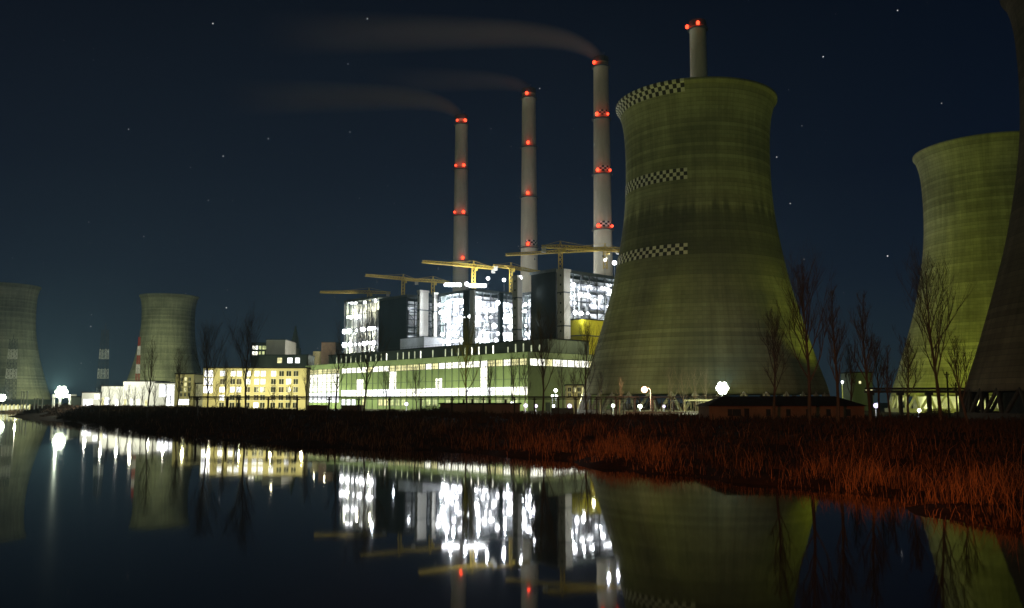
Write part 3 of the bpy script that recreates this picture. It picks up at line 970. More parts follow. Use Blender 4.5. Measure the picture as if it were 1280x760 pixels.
for px in (262, 300, 340, 378):
    lamp('POINT', (X(px, YO - 13), YO - 13, 12), 5600, (1, .94, .52), .4)  # assumed lights hidden by the bank, washing the office front

# narrow stair block left of the office
YB = 360
nb = block('apartment_block', X(218, YB), X(241, YB), YB, 12, Z(468, YB), 'cream', 'narrow pale yellow block with rows of small openings left of the office', 'building')
for ri, py in enumerate((474, 480.5, 487, 493.5)):
    for ci, px in enumerate((226, 231, 236)):
        x = X(px, YB); z = Z(py, YB)
        front_window(nb, x - .45, x + .45, z - .7, z + .7, YB, M['win_yellow'] if ci == 1 and ri < 3 else M['glass'])
for px in (226, 233): 
    x = X(px, YB); front_window(nb, x - 1.0, x + 1.0, Z(506, YB), Z(499, YB), YB, M['win_cool'])
lamp('POINT', (X(230, YB - 14), YB - 14, 13), 3400, (1, .98, .55), .4)  # added light for the narrow block front, no fixture
gl = block('annex', X(242, YB), X(252, YB), YB + 2, 10, Z(480, YB + 2), 'white_wall', 'small pale annex between the narrow block and the office', 'building')

# white warehouses
YW = 420
def warehouse(pa, pb, top, label, wins, mat='white_wall', Y=YW):
    o = block('warehouse', X(pa, Y), X(pb, Y), Y, 18, Z(top, Y), mat, label, 'warehouse', group='low white warehouses at the far end of the bank')
    for (a, c, zt, zb, mm) in wins:
        front_window(o, X(a, Y), X(c, Y), Z(zb, Y), Z(zt, Y), Y, M[mm], False)
    return o
warehouse(193, 218, 479, 'tallest lit shed with a wide glowing door next to the narrow block', [(198.5, 207, 481, 496, 'win_cool'), (208, 217, 481, 507, 'win_cool')])
warehouse(153, 192.5, 477, 'long pale shed below the red and white mast', [(155, 158, 499, 507, 'win_yellow'), (163, 166, 499, 507, 'win_cool'), (171, 174, 499, 507, 'win_cool'), (181, 184, 500, 508, 'win_yellow')])
warehouse(126, 152.5, 483, 'low white shed between the flat shed and the long one', [(144, 147.5, 499, 507, 'win_cool'), (131, 137, 497, 511, 'win_cool'), (126.8, 129.5, 497, 510, 'win_yellow')])
warehouse(102, 125.5, 491, 'lowest white shed, nearest the glaring lamp mast', [(104, 116, 499, 511, 'win_cool'), (118, 124, 493, 499, 'win_cool')])
for (px, z, pw) in ((108, 11, 6000), (128, 15, 6000), (148, 15, 7500), (164, 14, 2600), (206, 15, 3800), (187, 12, 900)):
    lamp('POINT', (X(px, YW - 15), YW - 15, z), pw, (1, 1, .82), .5)  # added lights before the white sheds, the lamps themselves are not built
warehouse(89, 101, 496.5, 'small grey shed at the left end of the white sheds', [], 'mid_clad', 425)
gt = thing('loading_gantry', (X(76, 440), 440, G), 'white loading gantry under the glaring lamp at the far bank', 'gantry')
m = MB()
zt = Z(497, 440)
for px in (67, 75, 87.5):
    x = X(px, 440)
    m.box(x - .45, x + .45, 439.5, 440.5, G - 1, zt)
m.build('leg', M['white_paint'], gt)
m = MB(); m.box(X(66, 440), X(89, 440), 439, 445, zt, zt + 1.6); m.build('beam', M['white_paint'], gt)

# dim blocks above the office, farther behind
YD = 670
db = block('dark_block', X(312, YD), X(333, YD), YD, 30, Z(429, YD), 'dark_clad', 'dark block with two rows of small yellow windows above the office', 'building')
for py in (434.5, 441.5):
    for k, px in enumerate((314.8, 318.8, 323, 327.3, 331)):
        if py > 440 and k == 4: continue
        x = X(px, YD); z = Z(py, YD)
        front_window(db, x - .85, x + .85, z - 1.4, z + 1.4, YD, M['win_white'] if k < 2 else M['win_green'], False)
db2 = block('concrete_block', X(333.2, YD), X(357, YD), YD - 6, 34, Z(425.5, YD), 'concrete', 'plain pale concrete block above the office roof', 'building')
lb = block('low_block', X(322, 640), X(384, 640), 640, 20, Z(444, 640), 'dark_clad', 'low dark block with three bright windows behind the office roof', 'building')
for (px, hw, mm) in ((348, 1.7, 'win_yellow'), (361, 1.8, 'win_cool'), (370.5, 1.6, 'win_cool')):
    x = X(px, 640); z = Z(450.5, 640); front_window(lb, x - hw, x + hw, z - 1.9, z + 1.9, 640, M[mm], False)
bb = block('brick_block', X(400, 700), X(418, 700), 700, 30, Z(428, 700), 'hut_wall', 'brownish block left of the detached lit tower', 'building')
m = MB(); m.box(X(389, 700), X(400, 700), 702, 720, G, Z(439, 700)); m.build('annex', M['cream'], bb)
for (px, py, pw) in ((344, 432, 700), (409, 438, 900), (396, 441, 500)):
    p = at(px, py, 600 if px < 380 else 690); lamp('POINT', (p.x, p.y, p.z + 4), pw, (1, .9, .6), .5)  # added faint lights for the dim blocks, sources unseen
sp = thing('spire', (X(367, 900), 900, G), 'faint dark pointed spire against the sky behind the low blocks', 'spire')
m = MB(); xx = X(367, 900); m.box(xx - 5, xx + 5, 895, 905, G, Z(436, 900)); m.build('base', M['concrete'], sp)
m = MB(); m.bar((xx, 900, Z(436, 900)), (xx, 900, Z(407, 900)), 5.5, .3, 8); m.build('roof', M['mid_clad'], sp)
# dim house in the trees at the right
dh = block('dim_house', X(1066, 420), X(1092, 420), 420, 14, Z(466, 420), 'mid_clad', 'dim house among the bare trees between the two big cooling towers', 'house')
for (px, py) in ((1084, 487.5), (1099 - 9, 487), (1076, 478)):
    x = X(px, 420); z = Z(py, 420); front_window(dh, x - .5, x + .5, z - .6, z + .6, 420, M['win_yellow'], False)

# ------------------------------------------------------------------ lattice masts
def mast(px, Y, top_py, w0, w1, label, colours, base_py=503, kind='radio_mast', split=8, th0=.15):
    x = X(px, Y); zt = Z(top_py, Y); zb = G
    o = thing(kind, (x, Y, zb), label, 'mast')
    for k in range(split):
        z0 = zb + (zt - zb) * k / split; z1 = zb + (zt - zb) * (k + 1) / split
        a = w0 + (w1 - w0) * k / split; c = w0 + (w1 - w0) * (k + 1) / split
        m = MB(); th = th0 * (1.6 if colours[k % len(colours)] == 'white_paint' else 1)
        for (sx, sy) in ((-1, -1), (1, -1), (1, 1), (-1, 1)):
            m.bar((x + sx * a, Y + sy * a, z0), (x + sx * c, Y + sy * c, z1), th)
        n = 2
        for j in range(n):
            u0 = a + (c - a) * j / n; u1 = a + (c - a) * (j + 1) / n
            y0 = z0 + (z1 - z0) * j / n; y1 = z0 + (z1 - z0) * (j + 1) / n
            for (d0, d1) in (((-1, -1), (1, -1)), ((1, -1), (1, 1)), ((1, 1), (-1, 1)), ((-1, 1), (-1, -1))):
                m.bar((x + d0[0] * u0, Y + d0[1] * u0, y0), (x + d1[0] * u1, Y + d1[1] * u1, y1), th * .6)
                m.bar((x + d1[0] * u0, Y + d1[1] * u0, y0), (x + d0[0] * u1, Y + d0[1] * u1, y1), th * .6)
                m.bar((x + d0[0] * u0, Y + d0[1] * u0, y0), (x + d1[0] * u0, Y + d1[1] * u0, y0), th * .7)
        m.build('section', M[colours[k % len(colours)]], o)
    m = MB(); m.bar((x, Y, zt), (x, Y, zt + (zt - zb) * .08), .2); m.build('antenna', M['steel'], o)
mast(170.5, 450, 421, 1.05, .35, 'slim red and white lattice mast beside the distant left tower', ['red_paint', 'white_paint', 'white_paint', 'red_paint', 'white_paint', 'red_paint', 'white_paint', 'red_paint'], split=8, th0=.09)
mast(127, 640, 412, 3.2, 1.8, 'grey lattice pylon with pale bands in the haze between the far towers', ['steel', 'pipe', 'steel', 'white_paint', 'steel', 'white_paint', 'steel', 'steel'], split=8, th0=.16)
mast(12, 640, 424, 3.0, 1.8, 'faint lattice pylon in front of the far left tower', ['steel', 'steel', 'steel', 'white_paint', 'steel', 'white_paint', 'steel'], split=7, th0=.16)
lamp('POINT', (X(165, 430), 430, 20), 2500, (1, .95, .7), .5)  # added light for the red and white mast, no fixture
lamp('POINT', (X(118, 600), 600, 14), 9000, (.8, 1, .8), .5)  # added light for the grey pylon, source unseen

# ------------------------------------------------------------------ street lamps and floodlight masts
def lamp_post(px, py, Y, rad, mat, power, col, label, group=None, name='lamp_post', arm=False):
    p = at(px, py, Y); zb = float(height(p.x, Y))
    o = thing(name, (p.x, Y, zb), label, 'street lamp', group)
    m = MB()
    if arm:
        m.tube([(p.x + 1.6, Y, zb - .3), (p.x + 1.6, Y, p.z - .3), (p.x + 1.2, Y, p.z + .3), (p.x + .3, Y, p.z + .35)], [.16, .1, .09, .08], 6)
    else:
        m.tube([(p.x, Y + .3, zb - .3), (p.x, Y + .3, p.z - rad)], [.16, .1], 6)
        m.bar((p.x, Y + .3, p.z - rad), (p.x, Y, p.z), .12)
    m.build('post', M['pipe'], o)
    if name == 'floodlight_mast':
        m = MB()
        m.bar((p.x - rad * 1.1, Y + .2, p.z - rad * .45), (p.x + rad * 1.1, Y + .2, p.z - rad * .45), .1)
        m.bar((p.x - rad * 1.1, Y + .2, p.z + rad * .45), (p.x + rad * 1.1, Y + .2, p.z + rad * .45), .1)
        m.bar((p.x, Y + .3, p.z - rad), (p.x, Y + .3, p.z + rad * .5), .12)
        m.build('crossbar', M['pipe'], o)
        for (hx, hz) in ((0, 0), (.78, 0), (-.78, 0), (.39, .68), (-.39, .68), (.39, -.68), (-.39, -.68)):
            l = MB(); l.ball((p.x + hx * rad, Y, p.z + hz * rad), rad * .42, 12, 8); l.build('lamp', mat, o, smooth=True)
        lamp('SPOT', (p.x, Y - rad - .4, p.z), power, col, .4, (0, 0, p.z + math.hypot(p.x, Y) * .35), 44, .15)
        lamp('POINT', (p.x - .5, Y + rad + .6, p.z), power * .022, col, .4)
        return o
    l = MB(); l.ball((p.x, Y, p.z), rad, 14, 9); l.build('lamp', mat, o, smooth=True)
    lamp('POINT', (p.x, Y - rad - .35, p.z), power, col, .3)
    return o
GL = 'small lamps behind the bank'
lamp_post(903, 485, 205, 1.25, M['lamp_green'], 115000, (.90, 1, .68), 'glaring greenish floodlight mast in front of the big cooling tower', name='floodlight_mast')
lamp_post(77, 490, 436, 2.6, M['lamp_green'], 520000, (.88, 1, .74), 'glaring floodlight mast on the far bank at the left', name='floodlight_mast')
lamp_post(3, 497, 640, 2.2, M['lamp_green'], 120000, (.95, 1, .85), 'floodlight mast at the left edge of the photo', name='floodlight_mast')
lamp_post(805.5, 487, 232, .8, M['lamp_orange'], 3200, (1, .55, .32), 'orange sodium street lamp on a bent arm before the big tower', arm=True)
for (px, py, Y, rad, mm, lb) in (
        (508, 505, 262, .55, 'lamp_violet', 'small violet-white lamp at the left end of the scrub hump'),
        (657, 507, 255, .6, 'lamp_violet', 'brighter of two lamps standing just right of the dark shed'),
        (670, 507.5, 255, .5, 'lamp_violet', 'dimmer of two lamps standing just right of the dark shed'),
        (692, 507.5, 258, .35, 'lamp_white', 'tiny white lamp under the twin lamp stack'),
        (712, 507.5, 250, .62, 'lamp_violet', 'bright violet-white lamp right of the dark container'),
        (694.5, 488, 300, .55, 'lamp_white', 'upper lamp of the small cluster before the hall corner'),
        (690.5, 495, 300, .4, 'lamp_white', 'lower left lamp of the small cluster before the hall corner'),
        (695.5, 495, 298, .4, 'lamp_white', 'lower right lamp of the small cluster before the hall corner'),
        (766.5, 507, 245, .42, 'lamp_green', 'small greenish lamp between fence posts left of the orange street lamp'),
        (800, 508, 245, .55, 'lamp_green', 'pale green-blue lamp just below the orange street lamp'),
        (830, 508, 240, .4, 'lamp_violet', 'small lamp at the foot of the lit saplings'),
        (1095, 507, 215, .6, 'lamp_violet', 'violet-white lamp left of the pipe bridge'),
        (1149, 513, 205, .38, 'lamp_white', 'tiny square white lamp under the pipe bridge'),
        (1053, 477.5, 330, .4, 'lamp_white', 'lone small lamp high between the right trees'),
        (640, 504, 300, .5, 'lamp_white', 'small white lamp behind the dark shed roof')):
    lamp_post(px, py, Y, rad, M[mm], 260 * (rad / .5) ** 2, (.9, .92, 1), lb, GL)

# ------------------------------------------------------------------ pipeline on posts along the bank, pipe bridge at the right
pl = thing('pipeline', (X(560, 235), 235, G), 'long thin overhead pipe on posts running along behind the bank', 'pipeline')
zpipe = Z(496.3, 235)
m = MB(); m.bar((X(236, 235), 235, zpipe), (X(905, 235), 235, zpipe), .22, n=8); m.bar((X(236, 235), 235.8, zpipe - .5), (X(905, 235), 235.8, zpipe - .5), .12, n=6)
m.build('pipe', M['post'], pl)
for px in (246, 284, 298, 335, 371, 411, 448, 487, 526, 565, 604, 643, 668, 698, 720, 746, 770, 794, 816, 842, 868):
    m = MB(); x = X(px, 235)
    m.box(x - .2, x + .2, 235.1, 235.6, 2.0, zpipe); m.box(x - .5, x + .5, 235.0, 236.1, zpipe - .75, zpipe - .55)
    m.build('post', M['post'], pl)
pbz = Z(489.5, 225)
pbr = thing('pipe_bridge', (X(1145, 225), 225, G), 'dark pipe bridge on thick posts in front of the lit tower base', 'pipe bridge')
m = MB(); m.box(X(1083, 225), X(1207, 225), 225, 226.2, pbz - .3, pbz + .35); m.build('beam', M['post'], pbr)
m = MB(); m.bar((X(1083, 225), 225.3, pbz + .75), (X(1207, 225), 225.3, pbz + .75), .3, n=8); m.build('pipe', M['post'], pbr)
for px, hw in ((1127, .35), (1163, .42), (1203, .35), (1090, .3)):
    m = MB(); x = X(px, 225)
    m.box(x - hw, x + hw, 225.1, 226.1, 2, pbz - .3)
    m.prism([(x - hw - .5, 225.2), (x + hw + .5, 225.2), (x + hw + .5, 226), (x - hw - .5, 226)], pbz - .9, pbz - .3)
    m.build('post', M['post'], pbr)
for (px, tp, lb) in ((1185.5, 464.5, 'taller of two dark poles at the pipe bridge'), (1196, 478, 'shorter of two dark poles at the pipe bridge')):
    x = X(px, 180); zb = float(height(x, 180))
    o = thing('utility_pole', (x, 180, zb), lb, 'pole')
    m = MB(); m.bar((x, 180, zb - .5), (x, 180, Z(tp, 180)), .2, .15, 8); m.build('pole', M['post'], o)
    m = MB(); m.box(x - .5, x + .5, 179.9, 180.1, Z(tp + 4, 180), Z(tp + 3, 180)); m.build('crossarm', M['post'], o)
# pale pipe and white boundary wall before the tower
wl = thing('boundary_wall', (X(830, 212), 212, G), 'low pale boundary wall lit from above before the big tower', 'wall')
m = MB(); m.box(X(782, 212), X(886, 212), 212, 212.4, 2.5, Z(515.2, 212)); m.build('wall', M['white_wall'], wl)
m = MB(); m.box(X(781, 212), X(887, 212), 211.8, 212.6, Z(515.2, 212), Z(514.4, 212)); m.build('coping', M['concrete'], wl)
yp = thing('gas_pipe', (X(878, 214), 214, G), 'short pale yellow pipe beside the hut roof under the glaring floodlight', 'pipe')
m = MB(); zq = Z(500.5, 214); m.bar((X(855, 214), 214, zq), (X(902, 214), 214, zq), .22, n=8); m.build('pipe', M['cream'], yp)
for px in (856, 880, 899):
    m = MB(); x = X(px, 214); m.box(x - .12, x + .12, 214, 214.25, 2.6, zq); m.build('post', M['cream'], yp)

ya = block('yellow_annex', X(708, 318), X(737, 318), 318, 8, Z(482, 318), 'cream', 'small pale yellow house before the end of the hall, left of the big tower base', 'house')
for (px, py) in ((712, 487), (718, 487), (724, 487), (730, 487), (712, 494), (724, 494), (730, 494)):
    x = X(px, 318); z = Z(py, 318); front_window(ya, x - .55, x + .55, z - .7, z + .7, 318, M['win_yellow'] if px in (718, 730) else M['glass'])
lamp('POINT', (X(722, 308), 308, 9), 1000, (1, .95, .5), .4)  # added light on the small yellow house, no lamp built
yf = thing('yard_fence', (X(812, 242), 242, G), 'thin wire fence with many posts before the foot of the big tower', 'fence')
m = MB()
for dz in (0, .7, 1.4): m.bar((X(738, 242), 242, Z(499, 242) - dz), (X(886, 242), 242, Z(499, 242) - dz), .04)
m.build('wire', M['post'], yf)
for k, px in enumerate((739, 746, 752, 757.5, 764, 771, 779, 786, 792, 799, 805, 813, 820, 827, 835, 841, 849, 857, 864, 872, 880)):
    m = MB(); x = X(px, 242); m.box(x - .1, x + .1, 242.1, 242.3, 2, Z(499 - (k % 3 == 0) * 2.2, 242)); m.build('post', M['post'], yf)
for k, (px, Yy, pw) in enumerate(((752, 246, 800), (786, 250, 900), (822, 247, 1100), (852, 244, 1400), (876, 238, 1700))):
    lamp('POINT', (X(px, Yy), Yy, 5.2), pw, (.95, 1, .36), .4)  # added unseen yard lights for the saplings, wall and tower foot
# hut with dark hipped roof, dark shed, dark container
YH = 142
h0, h1 = X(886, YH), X(1080, YH)
hut = thing('long_hut', ((h0 + h1) / 2, YH + 4, 4), 'long low brown hut with a dark hipped roof before the big tower', 'hut')
ze = Z(507.5, YH); zr = Z(495, YH)
m = MB(); m.box(h0, h1, YH, YH + 8, 2.5, ze); m.build('wall', M['hut_wall'], hut)
m = MB(); b = len(m.v); e = .5
m.v = [(h0 - e, YH - e, ze), (h1 + e, YH - e, ze), (h1 + e, YH + 8 + e, ze), (h0 - e, YH + 8 + e, ze), (h0 + 3.2, YH + 4, zr), (h1 - 3.2, YH + 4, zr)]
m.f = [(0, 1, 5, 4), (1, 2, 5), (2, 3, 4, 5), (3, 0, 4), (3, 2, 1, 0)]
m.build('roof', M['hut_roof'], hut)
for px in (912, 918, 923, 960, 985, 1010, 1035, 1060):
    x = X(px, YH)
    w = MB(); w.box(x - .35, x + .35, YH - .06, YH + .05, ze - 1.5, ze - .5); q = w.build('window', M['glass'], hut)
    f = MB(); f.box(x - .42, x + .42, YH - .12, YH - .065, ze - 1.6, ze - 1.5); f.build('sill', M['post'], q)
m = MB(); m.box(X(930, YH), X(936, YH), YH - .08, YH + .05, 3, ze - .4); m.build('door', M['black'], hut)

YS = 246
sh = thing('dark_shed', (X(600, YS), YS, G), 'long dark flat-roofed shed behind the bank in front of the hall', 'shed')
zs = Z(503.5, YS)
m = MB(); m.box(X(550, YS), X(650, YS), YS, YS + 8, 2, zs - .4); m.build('wall', M['hut_wall'], sh)
m = MB(); m.box(X(548, YS), X(652, YS), YS - .5, YS + 8.5, zs - .4, zs); m.build('roof', M['hut_roof'], sh)
for px in (579, 590, 612, 632):
    m = MB(); x = X(px, YS); m.box(x - .3, x + .3, YS + 2, YS + 2.6, zs, zs + .9); m.build('vent', M['post'], sh)
ct = thing('dark_container', (X(703, 240), 240, G), 'dark box container behind the bank below the lamp cluster', 'container')
m = MB(); m.box(X(689, 240), X(717, 240), 240, 243, 2.4, Z(510, 240)); m.build('body', M['dark_clad'], ct)
m = MB()
for k in range(12):
    x = X(690 + k * 2.3, 240); m.box(x, x + .15, 239.9, 240, 2.6, Z(510.6, 240))
m.build('corrugation', M['dark_clad'], ct)
rc = thing('red_container', (X(465, 262), 262, G), 'brown-red container in front of the glazed end of the hall', 'container')
m = MB(); m.box(X(427, 262), X(452, 262), 262, 265, 2.4, Z(507, 262)); m.build('body', surf('brown_red_paint', (.20, .10, .08), .7, .2), rc)
m = MB(); m.box(X(426.5, 262), X(452.5, 262), 261.9, 265.1, Z(507, 262), Z(506.3, 262)); m.build('lid', M['cream'], rc)
rc2 = copy_tree(rc); rc2.location.x += X(396, 262) - X(439, 262); tag(rc2, 'grey-brown container at the office corner before the glazed hall end', 'container')

# far shore fence at the left
ff = thing('shore_fence', (X(18, 610), 600, G), 'lit pale fence along the far shore at the left edge', 'fence')
m = MB(); m.box(X(-60, 610), X(36, 610), 612, 612.5, 1.5, Z(507, 610)); m.build('panel', M['white_wall'], ff)
for px in range(-4, 37, 5):
    m = MB(); x = X(px, 610); m.box(x - .4, x + .4, 611.2, 611.95, 1.5, Z(505.5, 610)); m.build('post', M['cream'], ff)
for (px, pw) in ((6, 9000), (24, 9000), (-15, 6000)):
    lamp('POINT', (X(px, 600), 596, 10), pw, (.95, 1, .7), .5)  # added lights to brighten the far shore fence, no lamps built
for (px, tp) in ((26.5, 490), (29.5, 491), (33.5, 490), (43, 499), (47.5, 498.5), (53, 498)):
    x = X(px, 560)
    o = thing('bollard_post', (x, 560, 2), 'thin pale post among six near the tip of the bank', 'post', 'pale posts near the tip of the bank')
    m = MB(); m.bar((x, 560, 1.5), (x, 560, Z(tp, 560)), .35, .3, 6); m.build('shaft', M['white_paint'], o)
    m = MB(); m.box(x - .5, x + .5, 559.6, 560.4, Z(tp, 560), Z(tp, 560) + .5); m.build('cap', M['white_paint'], o)

# ------------------------------------------------------------------ bare trees
def tree(px, Y, top_py, spread, label, seed, group, bark='bark', lean=0.0, dens=1.0, fork=False, top_px=None, ground=None):
    rr = random.Random(seed)
    x = X(px, Y, 512); zb = float(height(x, Y)) if ground is None else ground
    zt = Z(top_py, Y); H = zt - zb
    o = thing('bare_tree', (x, Y, zb), label, 'tree', group)
    tr = MB(); cr = MB()
    sp = spread * Y / F       # crown radius in metres
    lx = (X(top_px, Y, top_py) - x) if top_px else lean * H
    r0 = .010 * H + .06
    def pt(f, jx=0):
        return Vector((x + lx * f + .25 * math.sin(f * 5 + seed) * (H / 18), Y + .3 * math.sin(f * 4 + seed * 2) * (H / 18), zb + H * f))
    tips = [pt(0) - Vector((0, 0, .5))] + [pt(k / 10) for k in range(1, 11)]
    tr.tube(tips, [r0 * 1.25] + [max(.025, r0 * (1 - k / 10.5)) for k in range(1, 11)], 6)
    def branch(p, d, ln, rad, lev):
        n = 4 if lev < 2 else 3
        pts = [p]; q = p.copy(); dd = d.copy()
        for i in range(n):
            dd = (dd + Vector((rr.uniform(-.13, .13), rr.uniform(-.13, .13), .10 + rr.uniform(-.06, .10)))).normalized()
            q = q + dd * (ln / n); pts.append(q.copy())
        rads = [max(.008, rad * (1 - i / (n + .3))) for i in range(n + 1)]
        (tr if lev == 0 and rad > .07 else cr).tube(pts, rads, 4 if lev < 1 else 3)
        if lev < 3:
            k = {0: 6, 1: 3.2, 2: 1.3}[lev] * dens
            k = int(k) + (1 if rr.random() < k - int(k) else 0)
            for _ in range(k):
                f = rr.uniform(.2, 1.0); i = min(n - 1, int(f * n)); bp_ = pts[i].lerp(pts[i + 1], f * n - i)
                a = rr.uniform(0, 2 * PI)
                side = Vector((math.cos(a), math.sin(a), rr.uniform(.0, .6)))
                nd = (dd * 1.25 + side * .7).normalized()
                branch(bp_, nd, ln * rr.uniform(.30, .66), max(.009, rad * .42), lev + 1)
    nb_ = int(13 * dens) + 3
    for i in range(nb_):
        f = .26 + .72 * (i + rr.random() * .8) / nb_
        a = i * 2.4 + rr.uniform(-.5, .5)
        reach = sp * (1.25 - .95 * max(0, f - .35) / .65) * rr.uniform(.7, 1.15)
        up = reach * rr.uniform(1.3, 3.2)
        d = Vector((math.cos(a) * reach, math.sin(a) * reach, up)); ln = min(d.length, (H * (1.0 - f)) * .95 + sp * .35, H * .48)
        branch(pt(f), d.normalized(), ln, r0 * (1 - f) * .55 + .03, 0)
    tr.build('trunk', M[bark], o)
    cr.build('crown', M['twig'] if bark == 'bark' else M[bark], o)
    return o
GT = 'bare winter trees on the bank'
trees = [
    (186, 262, 424, 9, 'thin dark bare tree in front of the long pale shed'),
    (221.5, 262, 440, 9, 'slender bare tree in front of the narrow yellow block'),
    (257.5, 235, 422, 24, 'broad yellowish-brown bare tree at the left corner of the office'),
    (282, 262, 452, 9, 'small bare tree between the two big trees before the office'),
    (307, 228, 414, 27, 'tall dark bare tree with a thick trunk before the middle of the office'),
    (383, 240, 448, 7, 'spindly bare tree at the right corner of the office'),
    (421, 236, 408, 10, 'straight thin bare tree before the glazed end of the hall'),
    (456, 230, 398, 23, 'tall bare tree in front of the detached lit tower'),
    (482, 262, 462, 9, 'small bare tree left of the lit hall columns'),
    (520, 262, 462, 10, 'small bare tree above the scrub hump'),
    (583.5, 225, 408, 28, 'large forked bare tree standing before the dark pillar of the glaring bay'),
    (612, 262, 455, 9, 'thin bare tree just right of the tallest lit window column'),
    (641, 255, 448, 10, 'bare sapling above the right end of the dark shed'),
    (656, 255, 446, 9, 'bare sapling beside the two violet lamps'),
    (678, 215, 404, 29, 'large dark bare tree before the corner of the hall'),
    (703, 262, 452, 8, 'thin bare tree between the hall corner tree and the tower edge tree'),
    (718, 262, 455, 8, 'thin bare tree right of the dark container'),
    (733.5, 215, 412, 15, 'dark bare tree at the lower left edge of the big cooling tower'),
    (751, 250, 468, 7, 'small dim bare tree right of the tower edge tree'),
    (968, 128, 392, 15, 'reddish bare tree just left of the tallest tree before the big tower'),
    (1011, 118, 345, 30, 'tallest bare tree standing at the right flank of the big tower'),
    (1046.5, 120, 362, 13, 'narrow upright bare tree against the dark sky gap'),
    (1085, 124, 372, 13, 'upright bare tree in the sky gap before the dim house'),
    (1112, 135, 432, 9, 'low bare tree left of the lit tower base'),
    (1137, 128, 424, 12, 'bare tree at the left edge of the lit cooling tower'),
    (1064, 150, 430, 11, 'bushy low tree beside the dim house'),
    (1098, 150, 420, 10, 'bushy bare tree just right of the dim house'),
]
for k, (px, tp, lb) in enumerate(((125, 497, 'thin dark sapling before the low white shed'), (136, 499, 'dark sapling before the wide lit opening of the low white shed'), (149, 498, 'dark sapling at the step between two white sheds'), (160, 496, 'dark sapling before the left end of the long pale shed'),
        (168, 499, 'small dark sapling under the red and white mast'), (177, 497, 'dark sapling left of the thin dark tree before the long pale shed'), (193, 495, 'dark sapling at the corner of the glowing door shed'), (206, 494, 'dark sapling in front of the glowing shed door'), (212, 496, 'second dark sapling in front of the glowing shed door'),
        (236, 494, 'dark sapling before the narrow yellow block'), (246, 497, 'dark sapling before the small pale annex'), (270, 492, 'dark sapling between the two big trees at the left of the office'), (295, 494, 'dark sapling left of the thick trunked tree before the office'), (340, 494, 'dark sapling before the right half of the office'), (362, 496, 'low dark sapling near the right end of the office'))):
    tree(px, 290 if px < 250 else 262, tp - 12, 7, lb, 400 + k, 'dark saplings along the bank', dens=.7)
for i, (px, Y, tp, spd, lb) in enumerate(trees):
    tree(px, Y, tp, spd, lb, 30 + i, GT, dens=1.0 if spd < 12 else (1.3 if spd < 16 or px > 900 else 1.25))
tree(1172.5, 124, 342, 30, 'leaning orange-lit bare tree with a thick trunk before the lit tower', 77, GT, dens=1.3, top_px=1158)
tree(1208, 108, 424, 14, 'thin bare tree leaning left before the edge of the dark tower', 78, GT, dens=1.0, top_px=1190)
for (px, tp, lb, s) in ((838, 462, 'leftmost pale-lit sapling left of the glaring floodlight', 81), (854, 463, 'forked pale-lit sapling second in the lit row', 82), (869, 464, 'third pale-lit sapling in the lit row', 83), (884, 466, 'pale-lit sapling nearest the glaring floodlight', 84)):
    tree(px, 222, tp, 8, lb, s, 'pale-lit saplings before the big tower', bark='lit_bark', dens=.75)
tree(775, 236, 474, 6, 'small orange-lit sapling left of the orange street lamp', 85, 'pale-lit saplings before the big tower', bark='lit_bark', dens=.8)

